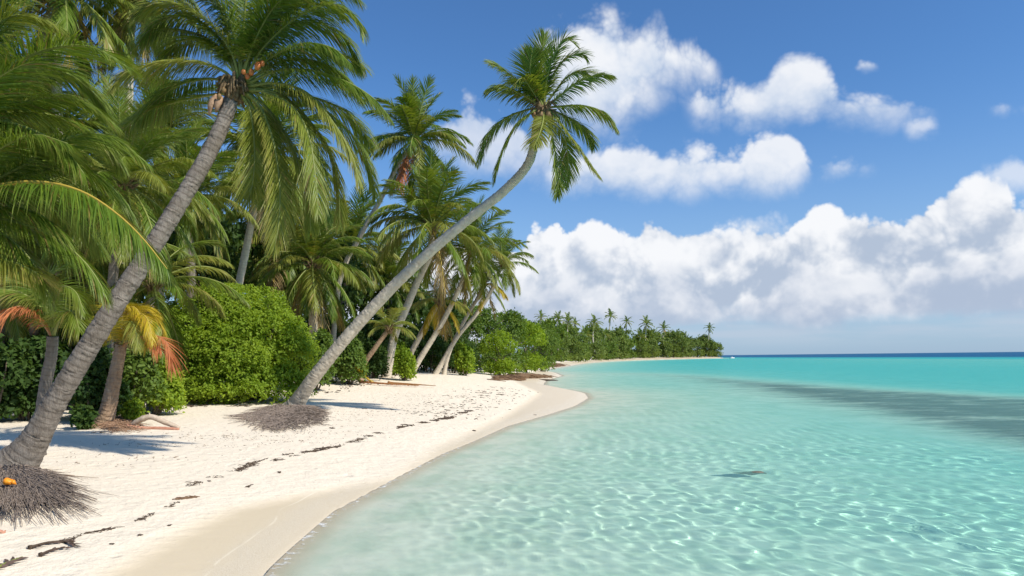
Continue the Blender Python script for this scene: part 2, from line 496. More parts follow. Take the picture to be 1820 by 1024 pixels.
m_sea, n, out = material('sea_water')
pos = n.pos()
dp = n.math('MAXIMUM', n.attr('depth'), 0.0)
ABS = (0.32, 0.026, 0.045)
DEEP = (0.004, 0.050, 0.135)
SEA_TINT = 1.0
tr = []
for a_ in ABS:
    tr.append(n.math('POWER', math.e, n.math('MULTIPLY', dp, -a_ * SEA_TINT)))
cc = n.new('ShaderNodeCombineColor')
for i in range(3): n.link(tr[i], cc.inputs[i])
# water body: sea bed seen through it, plus its own scatter that grows with depth
far = n.ss(n.vmath('LENGTH', pos), 10.0, 60.0)
b1 = n.noise(n.mapping(pos, (1.0, 1.5, 1)), 1.3, 5, 0.6)
b2 = n.noise(n.mapping(pos, (0.35, 0.8, 1)), 0.5, 5, 0.6)
b3 = n.noise(n.mapping(pos, (1.0, 1.5, 1)), 6.0, 3, 0.6)
bh = n.math('ADD', n.math('ADD', n.math('MULTIPLY', b1, 0.16), n.math('MULTIPLY', b3, 0.05)), n.math('MULTIPLY', n.math('MULTIPLY', b2, far), 0.9))
nb = n.bump(bh, 0.9, 1.0)
refr = n.new('ShaderNodeBsdfRefraction')
n.link(cc.outputs[0], refr.inputs['Color'])
refr.inputs['IOR'].default_value = 1.33
refr.inputs['Roughness'].default_value = 0.0
scat = n.new('ShaderNodeBsdfDiffuse')
n.put(scat.inputs['Color'], n.mix(n.ss(dp, 1.5, 9.0), n.mix(n.ss(dp, 0.0, 2.2), (0.46, 0.87, 0.74), (0.06, 0.53, 0.53)), (0.012, 0.10, 0.21)))
sf = n.math('SUBTRACT', 1.0, n.math('POWER', math.e, n.math('MULTIPLY', dp, -0.29)))
body = n.new('ShaderNodeMixShader')
n.link(sf, body.inputs[0]); n.link(refr.outputs[0], body.inputs[1]); n.link(scat.outputs[0], body.inputs[2])
gl = n.new('ShaderNodeBsdfGlossy')
gl.inputs['Roughness'].default_value = 0.06
n.link(nb, gl.inputs['Normal'])
lw = n.new('ShaderNodeLayerWeight'); n.link(nb, lw.inputs['Normal'])
lw.inputs['Blend'].default_value = 0.25
fr = n.math('MULTIPLY_ADD', n.math('POWER', lw.outputs['Facing'], 5.0), 0.33, 0.02)
mx = n.new('ShaderNodeMixShader')
n.link(fr, mx.inputs[0]); n.link(body.outputs[0], mx.inputs[1]); n.link(gl.outputs[0], mx.inputs[2])
foam = n.new('ShaderNodeBsdfDiffuse'); foam.inputs['Color'].default_value = (0.85, 0.85, 0.80, 1)
ff = n.math('MULTIPLY', n.ss(dp, 0.036, 0.060, 1.0, 0.0), n.ss(n.noise(pos, 5.0, 5, 0.7), 0.50, 0.66))
mf = n.new('ShaderNodeMixShader'); n.link(n.math('MULTIPLY', ff, 0.8), mf.inputs[0]); n.link(mx.outputs[0], mf.inputs[1]); n.link(foam.outputs[0], mf.inputs[2])
n.link(mf.outputs[0], out.inputs['Surface'])
me = mesh_np('sea', np.stack([X.ravel(), Y.ravel(), zw.ravel()], 1), quads=grid_quads(len(wx), len(wy)), mats=[m_sea], smooth=True,
             attrs={'depth': dep.ravel()})
sea = tag(obj('sea', me), kind='structure')
sl.cycles.is_caustics_light = True
sea.cycles.is_caustics_caster = True
bpy.data.objects['sand_ground'].cycles.is_caustics_receiver = True

# ------------------------------------------------------------------ materials of the plants
def leaf_material(name, cols, transl=0.35, rough=0.45, dry=None, spec=0.35):
    m, n, out = material(name)
    info = n.new('ShaderNodeObjectInfo')
    rnd = info.outputs['Random']
    v = n.attr('vary')
    c = n.mix(v, cols[0], cols[1])
    c = n.mix(n.math('MULTIPLY', rnd, 0.55), c, cols[2])
    if dry is not None:
        c = n.mix(n.math('MULTIPLY', n.attr('dry'), 0.95), c, dry)
    dif = n.new('ShaderNodeBsdfPrincipled')
    n.link(c, dif.inputs['Base Color'])
    dif.inputs['Roughness'].default_value = rough
    dif.inputs['Specular IOR Level'].default_value = spec
    tl = n.new('ShaderNodeBsdfTranslucent')
    n.link(n.mix(1.0, c, (1.35, 1.25, 0.5), 'MULTIPLY'), tl.inputs['Color'])
    mx = n.new('ShaderNodeMixShader'); mx.inputs[0].default_value = transl
    n.link(dif.outputs[0], mx.inputs[1]); n.link(tl.outputs[0], mx.inputs[2])
    n.link(mx.outputs[0], out.inputs['Surface'])
    return m
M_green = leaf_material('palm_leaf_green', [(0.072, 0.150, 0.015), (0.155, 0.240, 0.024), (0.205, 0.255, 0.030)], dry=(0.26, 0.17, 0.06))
M_lime = leaf_material('palm_leaf_lime', [(0.155, 0.215, 0.026), (0.25, 0.285, 0.045), (0.27, 0.27, 0.055)], dry=(0.34, 0.24, 0.09))  # paler, yellower leaf colour than the plain green fronds
M_gold = leaf_material('palm_leaf_golden', [(0.42, 0.37, 0.025), (0.58, 0.42, 0.025), (0.50, 0.40, 0.03)], dry=(0.42, 0.20, 0.05))
M_rust = leaf_material('palm_leaf_dead_rust', [(0.46, 0.13, 0.045), (0.52, 0.20, 0.08), (0.42, 0.14, 0.05)], transl=0.2, rough=0.7, dry=(0.36, 0.15, 0.07))
M_straw = leaf_material('palm_leaf_dead_straw', [(0.26, 0.19, 0.08), (0.36, 0.27, 0.12), (0.24, 0.19, 0.08)], transl=0.25, rough=0.7, dry=(0.22, 0.15, 0.08))
M_rib = {}
for nm, cc_ in (('green', (0.20, 0.23, 0.05)), ('gold', (0.45, 0.32, 0.05)), ('rust', (0.34, 0.16, 0.06))):
    m, n, out = material('palm_midrib_' + nm)
    principled(n, out, n.mix(n.noise(n.pos(), 9.0, 3), tuple(x * 0.8 for x in cc_), tuple(x * 1.15 for x in cc_)), 0.5, None, 0.4)
    M_rib[nm] = m
def bark_material(name, a, b_, ring=(0.10, 0.085, 0.07), rough_=0.7):
    m, n, out = material(name)
    pos = n.new('ShaderNodeTexCoord').outputs['Object']
    rg = n.attr('ring')
    c = n.mix(n.ss(n.noise(pos, 2.6, 6, 0.65), 0.3, 0.7), a, b_)
    c = n.mix(n.math('MULTIPLY', n.ss(n.noise(n.mapping(pos, (14, 14, 2.5)), 1.0, 5, 0.7), 0.45, 0.75), 0.55), c, ring)
    c = n.mix(n.math('MULTIPLY', n.ss(n.noise(n.mapping(pos, (2, 2, 0.7)), 1.3, 6, 0.7), 0.52, 0.66), 0.35), c, tuple(min(1, x * 1.35) for x in b_))
    # leaf scars round the stem
    c = n.mix(n.math('MULTIPLY', n.ss(n.math('ADD', rg, n.math('MULTIPLY', n.noise(n.mapping(pos, (1, 1, 4)), 3.0, 5, 0.75), 1.0)), 0.75, 1.55), 0.8), c, ring)
    h = n.math('ADD', n.noise(n.mapping(pos, (9, 9, 3)), 2.0, 6, 0.7), n.math('MULTIPLY', rg, -0.07))
    principled(n, out, c, 0.85, n.bump(h, rough_, 0.06), 0.2)
    return m
M_bark = bark_material('palm_bark_grey', (0.185, 0.155, 0.125), (0.28, 0.245, 0.21), (0.075, 0.058, 0.045))
M_bark_pale = bark_material('palm_bark_pale', (0.50, 0.43, 0.33), (0.60, 0.53, 0.42), (0.31, 0.27, 0.22), 0.28)
M_bark_red = bark_material('palm_bark_reddish', (0.32, 0.21, 0.13), (0.42, 0.30, 0.20), (0.19, 0.11, 0.065))
def simple(name, a, b_, scale=6.0, rough=0.8, bump=0.4, spec=0.25):
    m, n, out = material(name)
    pos = n.new('ShaderNodeTexCoord').outputs['Object']
    nz = n.noise(pos, scale, 5, 0.65)
    principled(n, out, n.mix(n.ss(nz, 0.3, 0.7), a, b_), rough, n.bump(nz, bump, 0.05), spec)
    return m
M_root = simple('palm_root_fibre', (0.16, 0.12, 0.095), (0.36, 0.29, 0.235), 14.0, 0.9, 0.8)
M_root_red = simple('palm_root_fibre_reddish', (0.26, 0.15, 0.09), (0.42, 0.27, 0.17), 10.0, 0.85)
M_nut = simple('coconut_husk_orange', (0.42, 0.11, 0.03), (0.55, 0.19, 0.045), 5.0, 0.45, 0.15, 0.4)
M_nutg = simple('coconut_husk_brown', (0.24, 0.14, 0.06), (0.33, 0.21, 0.09), 5.0, 0.55, 0.2)
M_sheath = simple('palm_sheath_fibre', (0.13, 0.085, 0.045), (0.27, 0.19, 0.10), 12.0, 0.9, 0.8)

# ------------------------------------------------------------------ frond and stem builders
def smooth_path(pts, n):
    """Catmull-Rom through the given spots, n samples evenly along the length"""
    p = np.asarray(pts, float)
    if len(p) == 2:
        return p[0] + (p[1] - p[0]) * np.linspace(0, 1, n)[:, None]
    q = np.vstack([2 * p[0] - p[1], p, 2 * p[-1] - p[-2]])
    o = []
    for i in range(1, len(q) - 2):
        for t in np.linspace(0, 1, 16, endpoint=False):
            a, b, c, d = q[i - 1], q[i], q[i + 1], q[i + 2]
            o.append(0.5 * (2 * b + (c - a) * t + (2 * a - 5 * b + 4 * c - d) * t * t + (3 * b - a - 3 * c + d) * t ** 3))
    o.append(p[-1]); o = np.array(o)
    L = np.concatenate([[0], np.cumsum(np.linalg.norm(np.diff(o, axis=0), axis=1))])
    tt = np.linspace(0, L[-1], n)
    return np.stack([np.interp(tt, L, o[:, k]) for k in range(3)], 1)
def tube(path, rad, sides=8, cap=True):
    path = np.asarray(path); n = len(path); rad = np.broadcast_to(rad, (n,))
    T = np.gradient(path, axis=0); T /= np.linalg.norm(T, axis=1)[:, None] + 1e-12
    ref = np.array([0.0, 0, 1]) if abs(T[0][2]) < 0.9 else np.array([1.0, 0, 0])
    V = np.zeros((n, sides, 3)); u = None
    ang = np.linspace(0, 2 * math.pi, sides, endpoint=False)
    for i in range(n):
        u = np.cross(T[i], ref) if u is None else u - T[i] * np.dot(u, T[i])
        u /= np.linalg.norm(u) + 1e-12
        v = np.cross(T[i], u)
        V[i] = path[i] + rad[i] * (np.cos(ang)[:, None] * u + np.sin(ang)[:, None] * v)
    i = np.arange(n - 1)[:, None]; j = np.arange(sides)[None]
    a = i * sides + j; b = i * sides + (j + 1) % sides
    Q = np.stack([a, b, b + sides, a + sides], -1).reshape(-1, 4)
    V = V.reshape(-1, 3)
    tr = np.zeros((0, 3), int)
    if cap:
        c0, c1 = len(V), len(V) + 1
        V = np.vstack([V, path[0], path[-1]])
        j = np.arange(sides)
        t0 = np.stack([np.full(sides, c0), (j + 1) % sides, j], 1)
        k = (n - 1) * sides
        t1 = np.stack([np.full(sides, c1), k + j, k + (j + 1) % sides], 1)
        tr = np.vstack([t0, t1])
    return V, Q, tr
class Pile:
    """collects pieces that end up in ONE mesh"""
    def __init__(s):
        s.V = []; s.Q = []; s.T = []; s.qm = []; s.tm = []; s.A = {}; s.n = 0
    def add(s, V, Q=None, T=None, mi=0, **attrs):
        V = np.asarray(V, float).reshape(-1, 3)
        if Q is not None and len(Q):
            s.Q.append(np.asarray(Q) + s.n); s.qm.append(np.full(len(Q), mi))
        if T is not None and len(T):
            s.T.append(np.asarray(T) + s.n); s.tm.append(np.full(len(T), mi))
        for k in set(s.A) | set(attrs):
            s.A.setdefault(k, [np.zeros(s.n)] if s.n else [])
            s.A[k].append(np.broadcast_to(attrs.get(k, 0.0), (len(V),)).astype(float))
        s.V.append(V); s.n += len(V)
    def mesh(s, name, mats, smooth=True):
        Q = np.vstack(s.Q) if s.Q else None; T = np.vstack(s.T) if s.T else None
        mi = np.concatenate((s.qm if s.Q else []) + (s.tm if s.T else []))
        return mesh_np(name, np.vstack(s.V), quads=Q, tris=T, mats=mats, smooth=smooth, mat_idx=mi,
                       attrs={k: np.concatenate(v) for k, v in s.A.items()})
    def tube(s, path, rad, sides=6, mi=0, **at):
        V, Q, T = tube(path, rad, sides); s.add(V, Q, T, mi, **at)

DOWN = np.array([0, 0, -1.0])
def frond_mesh(path, leaf=0.8, count=60, droop=0.7, width=0.045, seed=0, mats=None, up=None, bare=0.14, dry_tip=0.4, wind=(0, 0, 0), vee=0.15, origin=None, rib=0.035, ragged=0.12, dry_all=0.0, sag=None):
    """one palm frond: a tapering midrib and two rows of narrow leaflets that bend over under their own weight"""
    r = np.random.default_rng(seed)
    path = smooth_path(path, 28)
    if origin is not None: path = path - np.asarray(origin)
    wind = np.asarray(wind, float)
    pl = Pile()
    n = len(path)
    T = np.gradient(path, axis=0); T /= np.linalg.norm(T, axis=1)[:, None]
    tt = np.linspace(0, 1, n)
    rad = rib * (1 - tt) ** 0.8 + rib * 0.2
    rad[:3] *= (1.7, 1.35, 1.1)
    pl.tube(path, rad, 5, 1, vary=0.5, dry=dry_all)
    upv = np.array([0, 0, 1.0]) if up is None else np.asarray(up, float)
    Vs = []; Qs = []; vary = []; dry = []
    k = 0
    for side in (-1, 1):
        t = bare + (1 - bare) * (np.arange(count) + r.uniform(-0.3, 0.3, count)) / count
        t = np.clip(t, 0, 0.995)
        keep = r.random(count) > ragged * 0.5
        t = t[keep]; m = len(t)
        p = np.stack([np.interp(t, tt, path[:, i]) for i in range(3)], 1)
        d = np.stack([np.interp(t, tt, T[:, i]) for i in range(3)], 1); d /= np.linalg.norm(d, axis=1)[:, None]
        S = np.cross(d, upv); ln = np.linalg.norm(S, axis=1)[:, None]
        S = S / np.maximum(ln, 0.05) * side
        N = np.cross(S, d) * side
        N *= np.sign(np.sum(N * upv, axis=1))[:, None] + 1e-9
        u = (t - bare) / (1 - bare)
        ang = np.radians(28 + 42 * u ** 1.2 + r.normal(0, 4, m))
        D = S * np.cos(ang)[:, None] + d * np.sin(ang)[:, None] + N * (vee + r.normal(0, 0.07, m))[:, None]
        D = D + DOWN * (0.42 * droop)
        D /= np.linalg.norm(D, axis=1)[:, None]
        L = leaf * (0.45 + 0.55 * np.sin(np.clip(u * 1.5 + 0.28, 0, 1.5708))) * (1 - 0.72 * np.clip((u - 0.55) / 0.45, 0, 1) ** 1.4)
        L *= r.uniform(1 - ragged * 1.5, 1 + ragged * 0.6, m)
        W = width * (0.7 + 0.3 * np.sin(u * 3.0)) * r.uniform(0.8, 1.15, m)
        g = droop * r.uniform(0.7, 1.25, m)
        q = p.copy(); dirn = D.copy()
        tw = r.normal(0, 0.35, m)
        prof = (0.55, 1.0, 0.85, 0.52, 0.06)
        rows = []
        for s_i in range(5):
            wd = d - dirn * np.sum(d * dirn, axis=1)[:, None]
            wd /= np.linalg.norm(wd, axis=1)[:, None] + 1e-9
            nn = np.cross(dirn, wd)
            wv = wd * np.cos(tw)[:, None] + nn * np.sin(tw)[:, None]
            rows.append(np.stack([q - wv * (W * prof[s_i] / 2)[:, None], q + wv * (W * prof[s_i] / 2)[:, None]], 1))
            q = q + dirn * (L / 4)[:, None]
            dirn = dirn + (DOWN * g[:, None] + wind) * (0.16 + 0.11 * s_i)
            dirn /= np.linalg.norm(dirn, axis=1)[:, None]
        V = np.stack(rows, 1)                       # m,5,2,3
        base = (np.arange(m) * 10)[:, None]
        f = np.concatenate([base + np.array([2 * j, 2 * j + 1, 2 * j + 3, 2 * j + 2]) for j in range(4)], 1).reshape(-1, 4)
        tipd = np.array([0, 0.05, 0.2, 0.55, 1.0])
        dr = dry_tip * tipd[None] * r.uniform(0.1, 1.0, m)[:, None] + dry_all
        dr = np.where(r.random(m)[:, None] < 0.04, 0.8, dr)
        vy = np.clip(r.normal(0.45, 0.25, m)[:, None] + np.zeros((1, 5)), 0, 1)
        pl.add(V.reshape(-1, 3), f, None, 0, vary=np.repeat(vy.ravel(), 2), dry=np.repeat(np.clip(dr, 0, 1).ravel(), 2))
    return pl.mesh('frond', mats or [M_green, M_rib['green']])

def gen_path(e0, bend, L=1.0, n=12, side=0.0, power=1.5):
    """midrib of a frond leaving the crown at e0 degrees and bowing over"""
    p = [np.zeros(3)]; yaw = 0.0
    for i in range(n):
        t = (i + 0.5) / n
        e = math.radians(e0 - bend * t ** power)
        yaw = side * t
        p.append(p[-1] + L / n * np.array([math.cos(e) * math.cos(yaw), math.cos(e) * math.sin(yaw), math.sin(e)]))
    return np.array(p)
# a kit of frond shapes, 3.6 m long, copied into the crowns of the lesser palms
KIT = {}
def kit(kind):
    if kind in KIT: return KIT[kind]
    mats = {'green': [M_green, M_rib['green']], 'lime': [M_lime, M_rib['green']], 'gold': [M_gold, M_rib['gold']], 'straw': [M_straw, M_rib['gold']], 'rust': [M_rust, M_rib['rust']]}
    sty, pal, fine = kind
    e0, bend, droop, pw = {'up': (82, 40, 0.25, 1.6), 'high': (62, 75, 0.45, 1.5), 'mid': (38, 85, 0.75, 1.4), 'low': (12, 80, 1.0, 1.2), 'hang': (-28, 55, 1.1, 0.9), 'dead': (-55, 32, 0.9, 0.7)}[sty]
    out = []
    for k in range(2):
        path = gen_path(e0 + 5 * k, bend - 8 * k, 3.6, side=(-0.28, 0.3)[k], power=pw)
        out.append(frond_mesh(path, 1.05, {0: 120, 1: 72, 2: 22}[fine], droop, {0: 0.027, 1: 0.046, 2: 0.17}[fine], seed=hash((sty, k)) % 999 if False else len(KIT) * 7 + k, mats=mats[pal], rib={0: 0.035, 1: 0.045, 2: 0.07}[fine], ragged=0.16 if sty != 'dead' else 0.5))
    KIT[kind] = out
    return out
def crown(root, top, size, styles, seed, fine=1, lean=(0, 0, 0), yaw0=0.0):
    """styles: list of (style, palette, count); fronds are set round the crown by the golden angle"""
    r = random.Random(seed)
    a = yaw0
    for sty, pal, cnt in styles:
        for i in range(cnt):
            a += 2.39996 + r.uniform(-0.2, 0.2)
            o = bpy.data.objects.new('frond', r.choice(kit((sty, pal, fine))))
            o.parent = root
            o.location = (top[0], top[1], top[2])
            s = size / 3.6 * r.uniform(0.85, 1.1)
            o.scale = (s, s, s)
            o.rotation_euler = (r.uniform(-0.15, 0.15) + lean[0], r.uniform(-0.12, 0.12) + lean[1], a)
            C.objects.link(o)
def trunk_mesh(path, r0, r1, bole=1.0, sides=20, scar=1.0, rings=0.11, mat=None, wob=0.35, seed=0, bole_len=0.12):
    """palm stem with leaf-scar rings and a swollen foot; path runs from foot to crown"""
    path = smooth_path(path, 12)
    L = float(np.sum(np.linalg.norm(np.diff(path, axis=0), axis=1)))
    nr = max(12, int(L / rings))
    per = 4
    r = np.random.default_rng(seed)
    dense = smooth_path(path, nr * per * 4 + 1)
    u = np.linspace(0, 1, nr + 1); u[1:-1] += r.uniform(-wob, wob, nr - 1) / nr
    uu = np.interp(np.linspace(0, nr, nr * per + 1), np.arange(nr + 1), u)
    path = np.stack([np.interp(uu, np.linspace(0, 1, len(dense)), dense[:, k]) for k in range(3)], 1)
    t = np.linspace(0, 1, len(path))
    rad = r0 + (r1 - r0) * t ** 0.75
    rad = rad * (1 + (bole - 1) * np.exp(-t / bole_len))
    ph = np.tile(np.array([0.0, 0.35, 0.7, 1.0]), nr + 1)[:len(path)]
    rad = rad * (1 + 0.010 * scar * (ph - 0.5)) * (1 + 0.02 * scar * np.repeat(r.normal(0, 1, nr + 1), per)[:len(path)])
    V, Q, T = tube(path, rad, sides)
    ring = np.repeat((np.array([1.0, 0.2, 0.0, 0.45])[np.arange(len(path)) % 4]), sides)
    ring = np.concatenate([ring * scar, [0, 0]])
    V = V + r.normal(0, 0.006 * r0 / 0.2, V.shape)
    return mesh_np('trunk', V, quads=None if not len(Q) else Q, tris=T, mats=[mat or M_bark], smooth=True, attrs={'ring': ring})
def blob(center, rad, seed=0, nu=12, nv=8, amp=0.12):
    r = np.random.default_rng(seed)
    u = np.linspace(0, 2 * math.pi, nu, endpoint=False); v = np.linspace(0, math.pi, nv)
    U, Vv = np.meshgrid(u, v)
    d = np.stack([np.cos(U) * np.sin(Vv), np.sin(U) * np.sin(Vv), np.cos(Vv)], -1)
    k = r.normal(0, 1, (4, 3)) * 1.8
    s = 1 + amp * sum(np.sin(d @ k[i] + i) for i in range(4)) / 2
    V = (d * s[..., None] * np.asarray(rad) + np.asarray(center)).reshape(-1, 3)
    i = np.arange(nv - 1)[:, None]; j = np.arange(nu)[None]
    a = i * nu + j; b = i * nu + (j + 1) % nu
    Q = np.stack([a, a + nu, b + nu, b], -1).reshape(-1, 4)
    return V, Q

# ------------------------------------------------------------------ the big leaning palm in front on the left
def local(o, pts):
    return [np.asarray(p) - np.asarray(o) for p in pts]
def hero_frond(root, o, spots, depths, **kw):
    """frond of this palm, its midrib passing through spots seen in the photograph, each at its own distance"""
    nme = kw.pop('name', 'frond')
    d = np.interp(np.linspace(0, 1, len(spots)), np.linspace(0, 1, len(depths)), depths)
    pts = [P(x, y, dd) for (x, y), dd in zip(spots, d)]
    me = frond_mesh(pts, origin=o, **kw)
    return obj(nme, me, root)
g_m, l_m, y_m = [M_green, M_rib['green']], [M_lime, M_rib['green']], [M_gold, M_rib['gold']]

b1 = GP(42, 836)
D1 = depth_of(b1)
root = empty('coconut_palm', b1)
tag(root, 'big ringed grey palm nearest the camera, leaning right out of dark spread roots', 'palm tree', 'coconut palms along the beach')
tops = [P(10, 848, D1), P(36, 826, D1), P(95, 720, D1 + 0.1), P(180, 580, D1 + 0.3), P(270, 440, D1 + 0.7), P(345, 318, D1 + 1.2), P(388, 238, D1 + 1.6), P(415, 165, D1 + 1.9)]
px_r = lambda w_, d: w_ / FOC * d / 2
obj('trunk', trunk_mesh(local(b1, tops), px_r(43, D1), px_r(25, D1 + 1.8), 2.7, 28, mat=M_bark, rings=0.13, seed=1, bole_len=0.05, scar=0.8), root)
c1 = np.array(tops[-1]); DC = D1 + 1.9
pl = Pile()
for k in range(46):
    a = k * 2.4; h = (k % 9) / 9
    pp = [c1 - b1 + np.array([math.cos(a) * 0.16, math.sin(a) * 0.16, -0.25 + 0.5 * h]), c1 - b1 + np.array([math.cos(a) * 0.26, math.sin(a) * 0.26, 0.1 + 0.4 * h]), c1 - b1 + np.array([math.cos(a) * (0.42), math.sin(a) * 0.42, 0.05 + 0.35 * h - 0.2 * (k % 3)])]
    pl.tube(smooth_path(pp, 6), np.linspace(0.06, 0.02, 6), 5)
obj('sheath', pl.mesh('sheath', [M_sheath]), root)
F = lambda spots, dep, **kw: hero_frond(root, b1, spots, [DC + x for x in dep], **kw)
sd = 100
def nxt():
    global sd
    sd += 1
    return sd
big = dict(leaf=1.2, count=185, width=0.024)
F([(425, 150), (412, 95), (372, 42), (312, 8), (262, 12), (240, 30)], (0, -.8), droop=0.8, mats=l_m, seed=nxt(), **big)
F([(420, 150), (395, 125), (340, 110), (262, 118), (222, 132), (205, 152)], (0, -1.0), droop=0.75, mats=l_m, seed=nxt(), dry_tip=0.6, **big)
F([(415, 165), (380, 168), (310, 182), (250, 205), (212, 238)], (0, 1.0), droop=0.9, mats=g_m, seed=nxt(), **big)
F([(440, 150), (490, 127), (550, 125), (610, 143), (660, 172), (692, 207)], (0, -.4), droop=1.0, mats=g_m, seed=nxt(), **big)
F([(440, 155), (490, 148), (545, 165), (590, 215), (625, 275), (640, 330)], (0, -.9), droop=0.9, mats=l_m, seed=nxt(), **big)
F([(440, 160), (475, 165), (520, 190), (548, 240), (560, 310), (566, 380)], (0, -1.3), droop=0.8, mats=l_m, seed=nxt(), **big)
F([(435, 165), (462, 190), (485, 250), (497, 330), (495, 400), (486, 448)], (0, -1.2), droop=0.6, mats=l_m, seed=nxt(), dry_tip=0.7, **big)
F([(430, 170), (445, 200), (452, 260), (450, 320), (440, 362)], (0, -.7), droop=0.55, mats=l_m, seed=nxt(), **big)
F([(440, 165), (480, 200), (522, 270), (548, 350), (552, 410)], (0, .6), droop=0.7, mats=g_m, seed=nxt(), **big)
F([(445, 150), (520, 165), (590, 205), (640, 260), (664, 322), (668, 352)], (0, .8), droop=1.0, mats=g_m, seed=nxt(), **big)
F([(445, 145), (530, 165), (610, 195), (650, 240), (658, 268)], (0, 1.8), droop=0.9, mats=g_m, seed=nxt(), **big)
F([(435, 140), (470, 82), (530, 30), (590, 8), (632, 30), (645, 62)], (0, -.6), droop=0.95, mats=g_m, seed=nxt(), **big)
F([(435, 140), (480, 70), (550, 40), (610, 65), (640, 120)], (0, .9), droop=0.9, mats=g_m, seed=nxt(), **big)
F([(430, 135), (455, 60), (500, -15), (560, -55), (620, -50)], (0, -.5), droop=0.7, mats=g_m, seed=nxt(), **big)
F([(428, 135), (432, 60), (438, -10), (445, -90), (470, -150)], (0, -.2), droop=0.35, mats=g_m, seed=nxt(), **big)
F([(425, 135), (405, 60), (375, -20), (330, -70), (280, -90)], (0, .2), droop=0.7, mats=g_m, seed=nxt(), **big)
F([(430, 130), (425, 50), (410, -40), (400, -110)], (0, 1.2), droop=0.4, mats=g_m, seed=nxt(), **big)
F([(430, 130), (470, 60), (500, 0), (545, -40), (590, -40)], (0, 1.4), droop=0.8, mats=g_m, seed=nxt(), **big)
F([(425, 140), (385, 80), (330, 55), (275, 60), (235, 90)], (0, 1.3), droop=0.9, mats=g_m, seed=nxt(), **big)
F([(435, 140), (500, 95), (570, 90), (625, 105), (648, 122)], (0, 1.6), droop=0.9, mats=g_m, seed=nxt(), **big)
F([(440, 160), (470, 220), (475, 300), (470, 360)], (0, 1.2), droop=0.6, mats=g_m, seed=nxt(), **big)
F([(445, 155), (510, 175), (575, 250), (600, 330), (604, 400)], (0, .2), droop=0.9, mats=l_m, seed=nxt(), **big)
for sp_, dd_, dr_ in [([(432, 135), (450, 80), (475, 30), (505, -5), (535, -10)], (0, -.9), .8), ([(436, 140), (485, 100), (540, 78), (590, 85), (622, 112)], (0, -.9), 1.0), ([(425, 138), (400, 95), (365, 70), (325, 72), (290, 100)], (0, .6), 1.0),
                      ([(428, 136), (418, 70), (395, 15), (360, -20), (320, -25)], (0, -.5), .9), ([(434, 138), (465, 60), (515, 10), (570, 0), (612, 25)], (0, .3), 1.0), ([(430, 138), (436, 80), (455, 20), (490, -30)], (0, .7), .7),
                      ([(438, 145), (500, 110), (555, 108), (605, 130), (640, 170)], (0, .5), 1.0), ([(440, 160), (505, 190), (550, 250), (575, 320), (582, 390)], (0, -.6), .9), ([(436, 168), (470, 230), (500, 310), (520, 390)], (0, -.2), .8),
                      ([(420, 150), (375, 140), (320, 150), (275, 180), (245, 215)], (0, .4), 1.0), ([(426, 140), (390, 70), (340, 30), (290, 35), (250, 70)], (0, .3), 1.0), ([(432, 132), (470, 45), (530, -20), (600, -30), (640, 0)], (0, .8), 1.0)]:
    F(sp_, dd_, droop=dr_, mats=g_m, seed=nxt(), **big)
for k, (x, y, rr) in enumerate([(458, 118, .085), (447, 128, .065), (440, 136, .06), (466, 113, .06), (433, 128, .055), (398, 160, .06), (390, 172, .055)]):
    V, Q = blob(P(x, y, DC - 0.45 + 0.05 * (k % 3)) - b1, (rr, rr, rr * 1.25), k)
    p_ = Pile(); p_.add(V, Q)
    obj('coconut', p_.mesh('coconut', [M_nut if k < 5 else M_nutg]), root)
for k, (x, y, x2, y2) in enumerate([(385, 168, 372, 205), (395, 172, 384, 200)]):
    p_ = Pile(); p_.tube(smooth_path([P(x, y, DC - .3) - b1, P((x + x2) / 2 - 3, (y + y2) / 2, DC - .4) - b1, P(x2, y2, DC - .4) - b1], 8), np.array([.03, .06, .08, .09, .08, .07, .045, .02]), 7)
    obj('flower_spathe', p_.mesh('flower_spathe', [M_root_red]), root)
